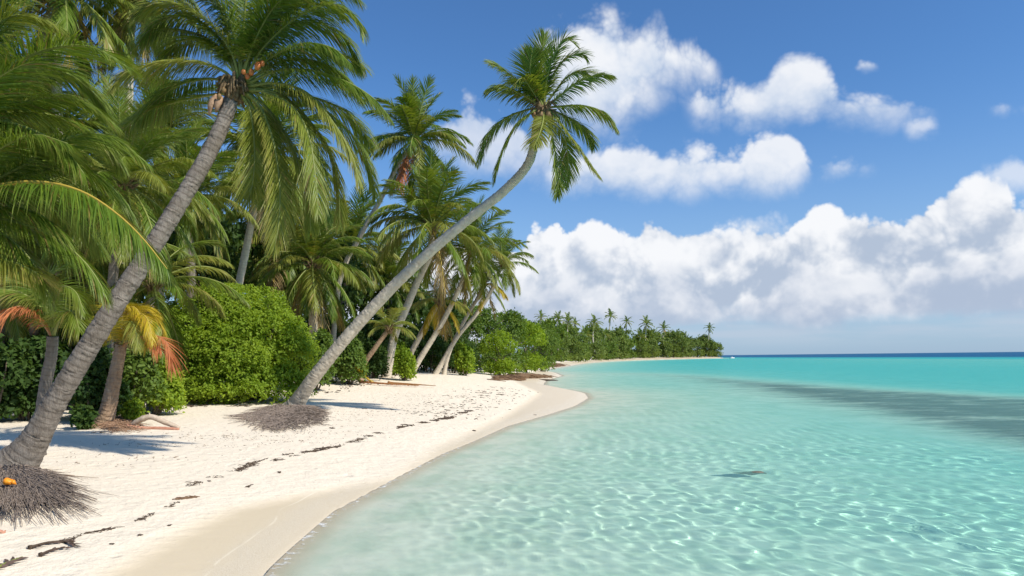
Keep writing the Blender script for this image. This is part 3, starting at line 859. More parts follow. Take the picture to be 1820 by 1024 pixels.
# mat of dead roots
def root_mat(root, o, spots, mat, seed, n_strands=420, rad=0.012, lift=0.16, core=None, short=False):
    """a tangle of dry roots that spreads over the sand from the foot of a palm; spots: (px, py) of the rim"""
    r = np.random.default_rng(seed)
    pl = Pile()
    rim = [GP(*s) for s in spots]
    c = np.asarray(core)
    for k in range(n_strands):
        f = r.uniform(0, len(rim) - 1.001); i = int(f); e = rim[i] * (1 - f + i) + rim[i + 1] * (f - i)
        s0, s1 = r.uniform(0.0, 0.55), r.uniform(0.3, 0.7)
        s1 = min(1.08, s0 + s1)
        if short:
            s0 = r.uniform(0.02, 0.84) ; s1 = s0 + r.uniform(0.05, 0.16)
        pts = []
        j1, j2 = r.normal(0, 0.16 if short else 0.10, 2), r.normal(0, 0.26 if short else 0.16, 2)
        for q, s_ in enumerate(np.linspace(s0, s1, 6)):
            p = c + (e - c) * s_
            p = p + np.array([*(j1 + (j2 - j1) * q / 5), 0]) + np.array([*r.normal(0, 0.03, 2), 0])
            z = ground_z(p[0], p[1]) + 0.012 + lift * max(0.0, 1 - s_) ** 0.8 * r.uniform(0.75, 1.1) + 0.03 * r.random()
            pts.append((p[0], p[1], z))
        pl.tube(np.array(pts) - np.asarray(o), np.linspace(rad, rad * 0.35, 6) * r.uniform(0.6, 1.5), 4)
    # the packed heart of the mat
    ring = []
    m = 40
    C_ = [c + (rim[int(f)] * (1 - f + int(f)) + rim[min(int(f) + 1, len(rim) - 1)] * (f - int(f)) - c) for f in np.linspace(0, len(rim) - 1.001, m)]
    for s_ in (0.0, 0.2, 0.4, 0.58, 0.7):
        row = []
        for e in C_:
            ss_ = s_ * (1 + r.normal(0, 0.09)) if s_ > 0.3 else s_
            p = c + (e - c) * ss_
            row.append((p[0], p[1], ground_z(p[0], p[1]) + (lift * max(0.0, 1 - s_) ** 0.8 * r.uniform(0.85, 1.05) if s_ < 0.7 else -0.03)))
        ring.append(row)
    V = np.array(ring).reshape(-1, 3) - np.asarray(o)
    pl.add(V, grid_quads(m, 5))
    return obj('root_mat', pl.mesh('root_mat', [mat]), root)
root_mat(root, b1, [(-60, 850), (-50, 915), (-10, 930), (30, 925), (80, 925), (120, 915), (140, 905), (155, 890), (140, 868), (110, 850), (60, 840)], M_root, 5, 1200, 0.009, 0.20, GP(18, 846))

# ------------------------------------------------------------------ the slender palm that leans over the water
b2 = GP(524, 724)
D2 = depth_of(b2)
root = empty('coconut_palm', b2)
tag(root, 'slender smooth palm curving far out over the water, alone against the clouds', 'palm tree', 'coconut palms along the beach')
sp2 = [(519, 730), (530, 712), (570, 655), (640, 572), (712, 496), (790, 425), (862, 366), (912, 325), (938, 292), (950, 262), (955, 225)]
dp2 = np.interp(np.linspace(0, 1, len(sp2)), [0, 1], [D2, D2 - 3.0])
pts2 = [P(x, y, d) for (x, y), d in zip(sp2, dp2)]
obj('trunk', trunk_mesh(local(b2, pts2), px_r(25, D2), px_r(15, D2 - 3), 1.7, 22, mat=M_bark_pale, rings=0.16, seed=2, bole_len=0.03, scar=0.35), root)
DC2 = D2 - 3.0
c2 = P(966, 195, DC2)
pl = Pile()
pl.tube(smooth_path(local(b2, [P(954, 235, DC2), P(960, 212, DC2), P(966, 190, DC2)]), 8), np.linspace(.26, .34, 8), 10)
for k in range(36):
    a = k * 2.4; h = (k % 7) / 7
    q = c2 - b2
    pl.tube(smooth_path([q + np.array([math.cos(a) * .2, math.sin(a) * .2, -.5 + .5 * h]), q + np.array([math.cos(a) * .36, math.sin(a) * .36, -.1 + .5 * h]), q + np.array([math.cos(a) * .6, math.sin(a) * .6, .0 + .5 * h - .3 * (k % 2)])], 6), np.linspace(.08, .03, 6), 5)
obj('sheath', pl.mesh('sheath', [M_sheath]), root)
F = lambda spots, dep, **kw: hero_frond(root, b2, spots, [DC2 + x for x in dep], **kw)
c_ = (966, 192)
mid = dict(leaf=1.3, count=100, width=0.05, rib=0.05)
for spots, dep, droop, mm in [
    ([c_, (962, 150), (962, 100), (968, 62)], (0, -.3), .15, g_m), ([c_, (970, 150), (982, 105), (1002, 70), (1022, 78)], (0, -.8), .4, g_m),
    ([c_, (955, 150), (945, 115), (940, 92)], (0, .8), .25, g_m), ([c_, (975, 150), (1000, 110), (1030, 95), (1044, 104)], (0, .8), .6, g_m),
    ([c_, (950, 155), (942, 125), (946, 90)], (0, -1.2), .3, g_m), ([c_, (985, 165), (1010, 135), (1040, 128), (1050, 140)], (0, 1.2), .6, g_m),
    ([c_, (990, 175), (1025, 148), (1060, 134), (1086, 134)], (0, -.7), .75, g_m), ([c_, (990, 190), (1035, 188), (1072, 200), (1096, 228)], (0, -.6), .9, g_m),
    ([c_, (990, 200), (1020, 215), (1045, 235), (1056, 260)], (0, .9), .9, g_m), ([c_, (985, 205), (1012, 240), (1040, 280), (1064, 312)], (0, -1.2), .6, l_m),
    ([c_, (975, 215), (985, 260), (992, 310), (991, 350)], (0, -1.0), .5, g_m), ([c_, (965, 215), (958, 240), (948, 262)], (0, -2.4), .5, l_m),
    ([c_, (945, 200), (915, 225), (890, 275), (878, 322)], (0, -.8), .8, g_m), ([c_, (938, 195), (895, 212), (865, 245), (849, 290)], (0, .3), .9, g_m),
    ([c_, (940, 175), (912, 160), (890, 153), (868, 158)], (0, -.5), .9, g_m), ([c_, (945, 170), (915, 140), (890, 120), (871, 110)], (0, .9), .7, g_m),
    ([c_, (948, 165), (935, 145), (925, 140), (915, 150)], (0, -1.5), .7, g_m), ([c_, (980, 215), (1003, 240), (1010, 290), (1005, 330)], (0, 1.2), .6, g_m),
]:
    F(spots, dep, droop=droop, mats=mm, seed=nxt(), **mid)
for k in range(6):
    V, Q = blob(c2 - b2 + np.array([math.cos(k * 1.1) * .42, -abs(math.sin(k * 1.1)) * .42, -.25 - .12 * (k % 3)]), (.13, .13, .17), k)
    p_ = Pile(); p_.add(V, Q)
    obj('coconut', p_.mesh('coconut', [M_nutg]), root)
root_mat(root, b2, [(498, 718), (455, 728), (400, 745), (425, 758), (455, 772), (500, 774), (550, 768), (585, 755), (582, 738), (565, 728), (548, 722)], M_root, 8, 2600, 0.012, 0.16, GP(527, 728), True)

# ------------------------------------------------------------------ the lesser palms
def BP(px, depth, dz=0.0):
    """spot of ground below that bearing, that far away"""
    q = P(px, 640, depth)
    return np.array([q[0], q[1], ground_z(q[0], q[1]) + dz])
PALMS = 'coconut palms along the beach'
def palm(label, base, spots, size_px, depth, styles, w0=14, w1=10, seed=0, mat=None, fine=1, dtop=0.0, bole=1.25, group=PALMS, nuts=0, cat='palm tree', scar=0.6, name='coconut_palm'):
    """base: spot on the ground (px, py) or None for hidden feet; spots: the stem in the photograph from foot to crown"""
    d0 = depth
    path = [P(x, y, d0 + dtop * i / (len(spots) - 1)) for i, (x, y) in enumerate(spots)]
    foot = np.array(path[0])
    gz = ground_z(foot[0], foot[1])
    if foot[2] > gz + 0.05:
        path = [np.array([foot[0] - (path[1][0] - foot[0]) * 0.4, foot[1], gz - 0.1])] + path
    else:
        path[0] = np.array([foot[0], foot[1], gz - 0.1])
    o = np.array([path[0][0], path[0][1], gz])
    root = empty(name, o)
    tag(root, label, cat, group)
    L = [p - o for p in path]
    obj('trunk', trunk_mesh(L, px_r(w0, d0), px_r(w1, d0 + dtop), bole, 12 if fine else 18, rings=0.2 if fine else 0.14, mat=mat or M_bark_pale, seed=seed, bole_len=0.06, scar=scar), root)
    top = L[-1]
    crown(root, top, size_px / FOC * (d0 + dtop), styles, seed, fine)
    if fine < 2:
        pl = Pile(); r = px_r(w1, d0 + dtop)
        for k in range(22):
            a = k * 2.4; h = (k % 5) / 5
            pl.tube(smooth_path([top + np.array([math.cos(a) * r * .7, math.sin(a) * r * .7, -r * 2.5 + h * r * 3]), top + np.array([math.cos(a) * r * 1.4, math.sin(a) * r * 1.4, -r + h * r * 3]), top + np.array([math.cos(a) * r * 3, math.sin(a) * r * 3, h * r * 3])], 5), np.linspace(r * .45, r * .15, 5), 5)
        obj('sheath', pl.mesh('sheath', [M_sheath]), root)
    for k in range(nuts):
        a = k * 2.1
        V, Q = blob(top + np.array([math.cos(a) * .3, math.sin(a) * .3, -.25 - .1 * (k % 2)]), (.12, .12, .16), k)
        p_ = Pile(); p_.add(V, Q); obj('coconut', p_.mesh('coconut', [M_nutg]), root)
    return root
def st(g=1.0, pal='green', low='lime', dead=0, deadp='straw', hang=4):
    f = lambda n_: max(1, int(n_ * g))
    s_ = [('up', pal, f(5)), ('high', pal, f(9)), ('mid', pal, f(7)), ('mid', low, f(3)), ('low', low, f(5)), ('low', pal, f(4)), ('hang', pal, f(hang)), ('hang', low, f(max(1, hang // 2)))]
    if dead: s_.append(('dead', deadp, dead))
    return s_
palm('tall palm with a thin curved stem and rusty dead fronds hanging under its crown', None, [(604, 500), (640, 420), (680, 348), (708, 290), (738, 252)], 112, 62, st(1.2, dead=4, deadp='rust'), 10, 8, 11, nuts=4)
palm('full crowned palm whose bent stem carries a knot near its foot', None, [(690, 652), (700, 600), (716, 562), (742, 500), (764, 452), (768, 405)], 135, 56, st(1.2, dead=2), 16, 11, 12, nuts=3)
palm('palm with golden hanging fronds leaning right beside the knotted stem', None, [(745, 640), (785, 575), (815, 515), (832, 470), (838, 448)], 98, 62, st(1.0, low='lime', dead=2), 11, 8, 13)
palm('small crowned palm leaning furthest right of the grove, dark against pale cloud', None, [(784, 648), (812, 600), (845, 560), (872, 520), (886, 485), (894, 470)], 74, 70, st(0.75), 9, 6.5, 14)
palm('thin twin stem palm rising from the foot of the furthest leaning one', None, [(793, 646), (803, 615), (828, 565), (850, 528), (860, 505)], 66, 71, st(0.7, low='gold', dead=2, deadp='straw'), 7.5, 6, 15)
palm('short leaning palm with yellowed skirts, low behind the grove', None, [(728, 634), (745, 600), (764, 565), (780, 535)], 72, 63, [('high', 'green', 3), ('mid', 'lime', 3), ('low', 'lime', 4), ('hang', 'gold', 5), ('dead', 'straw', 4)], 11, 9, 16)
palm('young palm with short pale stem and lime fronds above the small round bush', None, [(647, 648), (662, 625), (680, 600), (692, 583)], 62, 52, [('high', 'lime', 4), ('mid', 'lime', 5), ('low', 'lime', 4), ('mid', 'green', 3)], 10, 8, 17, mat=M_bark_red)
palm('dark heavy palm with drooping skirts behind the big green bush', None, [(560, 640), (556, 560), (556, 470)], 130, 52, st(1.25, dead=5, hang=7), 18, 14, 18, nuts=3)
palm('palm with slim pale stem standing behind the crown of the nearest palm', None, [(400, 620), (432, 470), (446, 400), (461, 330), (470, 285)], 165, 46, st(1.2, dead=2, hang=6), 15, 12, 19)
palm('wide palm between the nearest trunk and the slim pale stem', None, [(330, 640), (340, 500), (330, 350)], 140, 40, st(1.0, hang=6), 18, 14, 20, mat=M_bark)
palm('mid green palm crowning the gap above the round green bush', None, [(470, 640), (480, 520), (500, 420)], 140, 60, st(1.1, dead=2, hang=6), 16, 12, 21, mat=M_bark)
palm('hidden stemmed palm filling the grove left of the tall curved one', None, [(600, 640), (610, 520), (622, 440)], 110, 72, st(1.1, hang=6), 14, 11, 22, mat=M_bark)
palm('low palm in the grove behind the long leaning stem', None, [(690, 640), (692, 560), (690, 500)], 95, 78, st(1.1), 12, 10, 23, mat=M_bark)
palm('high palm at the top left with tattered straw fronds', None, [(110, 640), (104, 300), (100, 60), (110, -20)], 190, 34, st(1.1, dead=5, hang=6), 22, 16, 24)
palm('forked looking pale stemmed palm right of the top left one', None, [(215, 640), (225, 300), (232, 60), (240, -10)], 150, 38, st(1.1, dead=6, hang=6), 20, 14, 25)
palm('palm deep in the left grove below the tattered ones', None, [(60, 640), (70, 420), (80, 300)], 210, 34, st(1.2, hang=7), 20, 15, 26, fine=0, mat=M_bark)
palm('dense palm in the left grove just left of the nearest trunk', None, [(190, 640), (205, 450), (222, 330)], 190, 30, st(1.2, hang=7, dead=2), 20, 15, 27, fine=0, mat=M_bark)
palm('low bowed palm whose fronds sweep behind the nearest trunk', None, [(130, 680), (140, 560), (150, 470)], 175, 34, st(1.0, hang=6), 24, 18, 28, fine=0, mat=M_bark)
palm('wide low palm with bowed fronds above the bush on its left side', None, [(270, 650), (262, 580), (272, 505)], 165, 33, [('high', 'green', 4), ('mid', 'lime', 5), ('low', 'green', 5), ('low', 'lime', 3), ('hang', 'green', 3)], 18, 14, 29, mat=M_bark)
palm('palm at the left edge behind the sweeping fronds', None, [(-60, 640), (-40, 420), (-20, 250)], 240, 33, st(1.2, hang=7), 26, 20, 30, fine=0, mat=M_bark)
palm('palm in the shade at the left edge above the black undergrowth', None, [(-10, 660), (0, 560), (10, 480)], 170, 33, st(1.0, hang=6), 26, 20, 31, fine=0, mat=M_bark)
palm('upright palm behind the tall ones seen through a gap of sky', None, [(290, 640), (280, 400), (280, 240)], 140, 48, st(1.1, hang=6), 16, 12, 32)

# young palm with golden crown, roots and a red dead frond, on the sand
b = GP(186, 757); Dg = depth_of(b)
root = empty('young_palm', b)
tag(root, 'small palm with reddish stem, golden yellow crown and one orange dead frond', 'palm tree')
pts = [P(178, 762, Dg), P(190, 735, Dg), P(200, 690, Dg), P(210, 640, Dg + .1), P(216, 612, Dg + .1)]
obj('trunk', trunk_mesh(local(b, pts), px_r(30, Dg), px_r(19, Dg), 1.35, 18, rings=0.10, mat=M_bark_red, seed=4, bole_len=0.1, scar=0.6), root)
ct = pts[-1]
F = lambda spots, dep, **kw: hero_frond(root, b, spots, [Dg + x for x in dep], **kw)
yg = dict(leaf=0.95, count=120, width=0.022, rib=0.03, bare=0.05)
F([(216, 612), (222, 560), (235, 545), (250, 560), (262, 595), (258, 625)], (0, -.5), droop=.7, mats=y_m, seed=nxt(), **yg)
F([(216, 612), (205, 570), (205, 548), (222, 541), (240, 560)], (0, -.3), droop=.8, mats=y_m, seed=nxt(), **yg)
F([(218, 612), (240, 560), (262, 550), (285, 575), (292, 605)], (0, .4), droop=.7, mats=y_m, seed=nxt(), **yg)
F([(214, 612), (195, 575), (188, 572), (180, 605)], (0, .5), droop=.7, mats=y_m, seed=nxt(), **yg)
F([(217, 612), (244, 562), (262, 568), (272, 612)], (0, -1.), droop=.8, mats=y_m, seed=nxt(), **yg)
F([(217, 612), (228, 560), (252, 545), (282, 560)], (0, .8), droop=.8, mats=y_m, seed=nxt(), **yg)
F([(217, 612), (230, 572), (240, 585), (246, 622)], (0, -1.2), droop=.8, mats=l_m, seed=nxt(), **yg)
F([(216, 616), (246, 600), (276, 596), (298, 612), (305, 652)], (0, -.3), droop=.5, mats=[M_rust, M_rib['rust']], seed=nxt(), leaf=1.25, count=80, width=.035, rib=.03, bare=.5, ragged=.25)
F([(216, 616), (240, 604), (262, 602), (285, 622)], (0, -.6), droop=.6, mats=[M_rust, M_rib['rust']], seed=nxt(), leaf=1.0, count=60, width=.035, rib=.03, bare=.55, ragged=.3)
p_ = Pile()
for k in range(26):
    a = k * 2.4
    q = ct - b
    p_.tube(smooth_path([q + np.array([math.cos(a) * .1, math.sin(a) * .1, -.25 + .02 * k]), q + np.array([math.cos(a) * .17, math.sin(a) * .17, -.1 + .02 * k]), q + np.array([math.cos(a) * .3, math.sin(a) * .3, -.15 + .02 * k])], 5), np.linspace(.05, .015, 5), 5)
obj('sheath', p_.mesh('sheath', [M_sheath]), root)
root_mat(root, b, [(172, 752), (172, 764), (190, 772), (215, 774), (240, 772), (250, 764), (238, 752), (215, 745)], M_root_red, 15, 500, 0.012, 0.22, GP(200, 752), True)

# shaded small palm at the left with dead leaflets hanging from its fronds
b = BP(74, 19.5); Ds = 19.5
root = empty('young_palm', b)
tag(root, 'small shaded palm left of the nearest trunk with reddish dead leaflets hanging down', 'palm tree')
pts = [b - np.array([0, 0, .1]), P(80, 690, Ds), P(90, 640, Ds), P(94, 598, Ds)]
obj('trunk', trunk_mesh(local(b, pts), px_r(24, Ds), px_r(18, Ds), 1.3, 16, rings=0.12, mat=M_bark, seed=6, scar=.6), root)
F = lambda spots, dep, **kw: hero_frond(root, b, spots, [Ds + x for x in dep], **kw)
sg = dict(leaf=1.1, count=120, width=0.026, rib=0.035)
F([(94, 598), (70, 545), (35, 520), (-10, 515), (-50, 530)], (0, -.8), droop=1.2, mats=g_m, seed=nxt(), dry_tip=1.2, **sg)
F([(94, 598), (60, 555), (30, 545), (0, 560), (-30, 590)], (0, -1.2), droop=1.0, mats=[M_rust, M_rib['rust']], seed=nxt(), **sg)
F([(94, 598), (95, 540), (110, 510), (135, 520), (150, 560)], (0, -.6), droop=1.0, mats=g_m, seed=nxt(), dry_tip=.8, **sg)
F([(94, 598), (80, 530), (90, 490), (120, 470)], (0, .4), droop=.7, mats=g_m, seed=nxt(), **sg)
F([(94, 598), (70, 540), (40, 490), (0, 478)], (0, .5), droop=.9, mats=g_m, seed=nxt(), **sg)
F([(94, 598), (110, 560), (130, 555), (142, 590)], (0, -1.0), droop=.9, mats=g_m, seed=nxt(), dry_tip=.9, **sg)

# two palms whose feet stand outside the picture; their fronds sweep in from the left
def side_palm(label, px, topy, depth, fronds, seed):
    b = BP(px, depth)
    root = empty('coconut_palm', b); tag(root, label, 'palm tree', PALMS)
    top = P(px + 10, topy, depth)
    obj('trunk', trunk_mesh([np.array([0, 0, -.1]), (top - b) * .5 + np.array([-.15, 0, 0]), top - b], .22, .16, 1.5, 18, rings=.14, mat=M_bark, seed=seed, scar=.7), root)
    for spots, dep, kw in fronds:
        k2 = dict(leaf=1.15, count=190, width=0.021, droop=.8, mats=g_m, rib=.035); k2.update(kw)
        hero_frond(root, b, spots, [depth + x for x in dep], seed=nxt(), **k2)
    crown(root, top - b, 3.6, [('up', 'green', 3), ('high', 'green', 4), ('low', 'green', 3)], seed, 0)
o_ = (-120, 215)
side_palm('palm at the far left edge, its broad upper fronds sweeping in over the grove', -130, 215, 12.5, [
    ([o_, (-60, 170), (0, 131), (60, 96), (120, 82), (170, 86), (225, 118)], (0, -1), dict(droop=.45, leaf=1.3, count=210)),
    ([o_, (-40, 195), (50, 178), (110, 172), (160, 187), (205, 222)], (0, .3), dict(droop=.7, leaf=1.0)),
    ([o_, (-60, 120), (0, 40), (50, 28), (100, 45)], (0, .2), dict(droop=.8, mats=l_m)),
    ([o_, (-40, 210), (40, 225), (110, 260), (150, 310)], (0, -.6), dict(droop=.8)),
    ([o_, (-70, 100), (-20, 20), (40, -30), (110, -30)], (0, .8), dict(droop=.7)),
    ([o_, (-50, 215), (30, 200), (100, 208), (170, 240), (215, 290)], (0, 1.4), dict(droop=.9)),
    ([o_, (-50, 160), (30, 120), (90, 120), (150, 150), (190, 200)], (0, 1.6), dict(droop=.8)),
    ([o_, (-60, 240), (0, 270), (60, 320), (90, 380)], (0, .9), dict(droop=.8)),
], 51)
o_ = (-130, 395)
side_palm('palm at the left edge with one long gold ribbed frond arching towards the nearest trunk', -140, 395, 12.0, [
    ([o_, (-60, 345), (20, 326), (90, 326), (150, 343), (205, 378), (252, 422), (297, 478)], (0, -1.2), dict(droop=1.1, leaf=1.3, count=230, mats=[M_green, M_rib['gold']])),
    ([o_, (-50, 340), (30, 300), (85, 265), (140, 240), (200, 245), (262, 290)], (0, .2), dict(droop=.75, leaf=1.0)),
    ([o_, (-40, 350), (60, 310), (140, 298), (200, 335), (238, 392)], (0, .9), dict(droop=.9)),
    ([o_, (-50, 380), (30, 370), (90, 395), (130, 450)], (0, .6), dict(droop=.9)),
    ([o_, (-50, 400), (10, 420), (60, 470), (85, 530)], (0, .1), dict(droop=.9)),
    ([o_, (-60, 320), (0, 265), (60, 240), (120, 255)], (0, -.6), dict(droop=.9)),
    ([o_, (-40, 360), (60, 345), (130, 380), (180, 440)], (0, 1.6), dict(droop=.9)),
    ([o_, (-50, 410), (0, 455), (35, 470), (65, 485)], (0, -.5), dict(droop=.6, mats=l_m, dry_tip=1.)),
], 52)

# ------------------------------------------------------------------ bushes and broadleaf trees
def foliage_material(name, a, b_, c_, transl=0.4):
    return leaf_material(name, [a, b_, c_], transl, 0.6, None, 0.25)
M_bush = foliage_material('bush_leaf_bright', (0.18, 0.29, 0.022), (0.32, 0.42, 0.040), (0.24, 0.35, 0.030), 0.5)
M_hedge = foliage_material('broad_leaf_mid', (0.085, 0.155, 0.022), (0.17, 0.245, 0.040), (0.14, 0.21, 0.036))
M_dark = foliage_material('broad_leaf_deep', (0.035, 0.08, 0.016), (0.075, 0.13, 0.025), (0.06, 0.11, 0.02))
M_far = foliage_material('broad_leaf_distant', (0.11, 0.17, 0.035), (0.20, 0.26, 0.06), (0.17, 0.23, 0.05))
M_stem = simple('bush_stem_bark', (0.12, 0.09, 0.06), (0.22, 0.175, 0.125), 9.0)
def leaves(pl, r, pts, nrm, size, per=5, flat=0.5, mi=0, off=0.0):
    """a rosette of pointed leaves at each twig end"""
    m = len(pts)
    k = m * per
    c = np.repeat(pts, per, 0) + r.normal(0, size * 0.35, (k, 3))
    nn = np.repeat(nrm, per, 0)
    ax = nn * 0.35 + r.normal(0, 0.7, (k, 3)); ax /= np.linalg.norm(ax, axis=1)[:, None]
    upn = nn * 0.9 + np.array([0.25, -0.2, flat]) + r.normal(0, 0.42, (k, 3))
    sd_ = np.cross(ax, upn); sd_ /= np.linalg.norm(sd_, axis=1)[:, None] + 1e-9
    L = size * r.uniform(0.7, 1.25, k)[:, None]; Wd = L * 0.30
    n2 = np.cross(sd_, ax)
    V = np.stack([c, c + ax * L * .5 + sd_ * Wd + n2 * L * .05, c + ax * L - n2 * L * .12, c + ax * L * .5 - sd_ * Wd + n2 * L * .05], 1)
    Q = np.arange(k * 4).reshape(-1, 4)
    vy = np.clip(np.repeat(np.repeat(r.normal(.45 + off, .25, m), per) + r.normal(0, .15, k), 4), 0, 1)
    pl.add(V.reshape(-1, 3), Q, None, mi, vary=vy, dry=0.0)
def crown_mesh(lobes, size, n, mat, seed, per=5, name='crown', lump=0.16):
    """foliage spread through lobes (centre, radii): most of it near the skin, in uneven clumps with gaps between"""
    r = np.random.default_rng(seed)
    pl = Pile()
    area = np.array([(rd[0] * rd[1] + rd[1] * rd[2] + rd[0] * rd[2]) for _, rd in lobes]); area /= area.sum()
    for (c, rd), a in zip(lobes, area):
        m = int(n * a / per)
        d = r.normal(0, 1, (m, 3)); d /= np.linalg.norm(d, axis=1)[:, None]
        d[:, 2] = np.where(d[:, 2] < -0.55, -d[:, 2], d[:, 2])
        ks = r.normal(0, 1, (9, 3)) * np.geomspace(1.5, 7, 9)[:, None]; ph = r.uniform(0, 6.28, 9)
        lum = sum(np.sin(d @ ks[i] + ph[i]) / (1 + .35 * i) for i in range(9)) / 2.2
        rr = (1 + lump * lum) * (1 - 0.30 * r.random(m) ** 2.2)
        pts = d * rr[:, None] * np.asarray(rd) + np.asarray(c)
        keep = r.random(m) < np.clip(0.85 + 0.5 * lum, 0.25, 1)
        pts = pts[keep]; nn = (d / np.asarray(rd)); nn = nn[keep] / np.linalg.norm(nn[keep], axis=1)[:, None]
        leaves(pl, r, pts, nn, size, per, off=r.normal(0, .22))
    return pl.mesh(name, [mat], smooth=False)
def stems_mesh(lobes, seed, rad=0.08, name='stem'):
    r = np.random.default_rng(seed); pl = Pile()
    for c, rd in lobes:
        c = np.asarray(c, float)
        foot = np.array([c[0] * .25, c[1] * .25, -0.15])
        mid_ = foot * .4 + c * .6 + r.normal(0, .25, 3) * min(rd) * .5
        pl.tube(smooth_path([foot, mid_, c + np.array([0, 0, rd[2] * .5])], 8), np.linspace(rad, rad * .3, 8), 6)
    return pl.mesh(name, [M_stem])
def auto_lobes(wd, dp, h, k, seed, low=True):
    """k lobes that fill a mound wd x dp x h standing on the ground"""
    r = np.random.default_rng(seed); out_ = []
    for i in range(k):
        a = r.uniform(0, 6.283); q = math.sqrt(r.uniform(0.02, 1))
        x = math.cos(a) * q * wd * .34; y = math.sin(a) * q * dp * .34
        top = h * math.sqrt(max(.12, 1 - (q * .8) ** 2))
        rz = top * r.uniform(.33, .5)
        z = top - rz * r.uniform(1.0, 1.15)
        if low and i % 2: z = rz * .8
        s_ = min(wd, dp) * r.uniform(.2, .3)
        out_.append(((x, y, z), (s_ * r.uniform(.9, 1.35), s_, max(rz, s_ * .7))))
    return out_
def bush(label, px, depth, wpx, hpx, mat, seed, n=9000, leaf=0.17, k=11, group=None, cat='bush', name='bush', dp=None):
    b = BP(px, depth)
    wd = wpx / FOC * depth; h = hpx / FOC * depth
    root = empty(name, b)
    tag(root, label, cat, group)
    lb = auto_lobes(wd, dp or wd * .8, h, k, seed)
    obj('crown', crown_mesh(lb, leaf, n, mat, seed), root)
    obj('stem', stems_mesh(lb, seed, .06), root)
    return root
# the big bright bush: lobes set by hand
b = BP(395, 40.0)
root = empty('bush', b); tag(root, 'big rounded bright green bush behind the root mound of the slender palm', 'bush', 'bushes behind the beach')
lb = []
sc_ = 40.0 / FOC
for (x, y, rx, rz, dy) in [(290, 690, 50, 48, 0), (345, 690, 55, 50, -1.3), (415, 690, 58, 50, -2.0), (480, 690, 58, 48, -1.8), (520, 650, 42, 52, -.6), (300, 620, 52, 55, .3), (262, 655, 42, 50, -.2), (275, 612, 42, 45, .4), (360, 590, 62, 62, -.8), (430, 600, 62, 62, -1.4), (490, 600, 52, 58, -.8), (322, 558, 52, 40, .8), (400, 545, 62, 42, .3), (452, 555, 48, 40, .2), (440, 640, 62, 55, -2.2), (372, 645, 60, 55, -1.9), (310, 655, 52, 50, -.7), (265, 702, 30, 22, -.6), (300, 706, 34, 20, -1.6), (340, 707, 34, 20, -2.4), (385, 708, 36, 20, -3.0), (430, 708, 36, 20, -3.2), (470, 708, 34, 20, -2.9), (505, 706, 30, 22, -2.0), (535, 700, 26, 24, -.8), (515, 615, 36, 45, .2), (380, 565, 50, 42, -.9), (505, 690, 40, 40, -1.2)]:
    q = P(x, y, 40.0) - b
    lb.append(((q[0], dy * 1.0 + .6, max(q[2], .5)), (rx * sc_, rx * sc_ * 1.0, rz * sc_)))
_rb = np.random.default_rng(12); lb2 = list(lb)
for c__, rd__ in lb:
    for q in range(7):
        d__ = _rb.normal(0, 1, 3); d__[1] -= .8; d__ /= np.linalg.norm(d__); d__[2] = abs(d__[2]) if c__[2] < 1.5 else d__[2]
        f__ = _rb.uniform(.26, .46)
        lb2.append((tuple(np.asarray(c__) + d__ * np.asarray(rd__) * _rb.uniform(.75, 1.0)), tuple(np.asarray(rd__) * f__)))
obj('crown', crown_mesh(lb2, .15, 125000, M_bush, 61, lump=.2), root)
obj('stem', stems_mesh(lb, 61, .07), root)
BG = 'bushes behind the beach'
bush('bright leafy bush between the small golden palm and the big rounded one', 272, 31.5, 95, 120, M_bush, 74, 12000, .16, 10, BG)
bush('smaller green bush at the right shoulder of the big one', 560, 46, 90, 120, M_hedge, 62, 9000, .2, 9, BG)
bush('round glossy bush below the young palm, right of the slender palm foot', 622, 50, 82, 88, M_hedge, 63, 9000, .2, 9, BG)
bush('dark low bush between the young palm and the knotted stem', 664, 55, 50, 66, M_dark, 64, 6000, .2, 7, BG)
bush('small sunlit bush on the sand right of the knotted stem', 718, 54, 38, 60, M_bush, 65, 5000, .2, 7, BG)
bush('yellow green bush behind the knotted stem', 702, 59, 40, 78, M_bush, 66, 5000, .2, 7, BG)
bush('pale leafy bush at the corner of the hedge beside the open sand', 826, 72, 46, 62, M_bush, 67, 6000, .25, 7, BG)
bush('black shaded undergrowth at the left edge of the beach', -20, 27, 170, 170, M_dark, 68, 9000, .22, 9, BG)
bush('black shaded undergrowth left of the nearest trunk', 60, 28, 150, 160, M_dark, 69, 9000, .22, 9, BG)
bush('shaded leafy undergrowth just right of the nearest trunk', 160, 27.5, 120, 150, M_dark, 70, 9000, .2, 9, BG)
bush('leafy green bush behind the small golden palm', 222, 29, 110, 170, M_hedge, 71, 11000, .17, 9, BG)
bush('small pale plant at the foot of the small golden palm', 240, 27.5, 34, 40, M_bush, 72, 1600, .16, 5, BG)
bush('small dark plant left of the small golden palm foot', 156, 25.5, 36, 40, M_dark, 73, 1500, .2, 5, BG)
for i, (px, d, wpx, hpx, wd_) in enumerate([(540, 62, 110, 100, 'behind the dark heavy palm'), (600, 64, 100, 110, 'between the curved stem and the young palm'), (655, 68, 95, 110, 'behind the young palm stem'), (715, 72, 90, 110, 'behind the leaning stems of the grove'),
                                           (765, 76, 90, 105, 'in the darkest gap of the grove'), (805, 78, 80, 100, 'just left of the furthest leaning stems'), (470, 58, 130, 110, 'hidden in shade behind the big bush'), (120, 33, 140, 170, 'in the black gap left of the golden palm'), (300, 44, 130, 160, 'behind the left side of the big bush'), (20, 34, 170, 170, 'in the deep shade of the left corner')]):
    bush('dark shaded undergrowth bush ' + wd_, px, d, wpx, hpx, M_dark, 140 + i, 9000, .24 if d > 50 else .2, 9, BG)
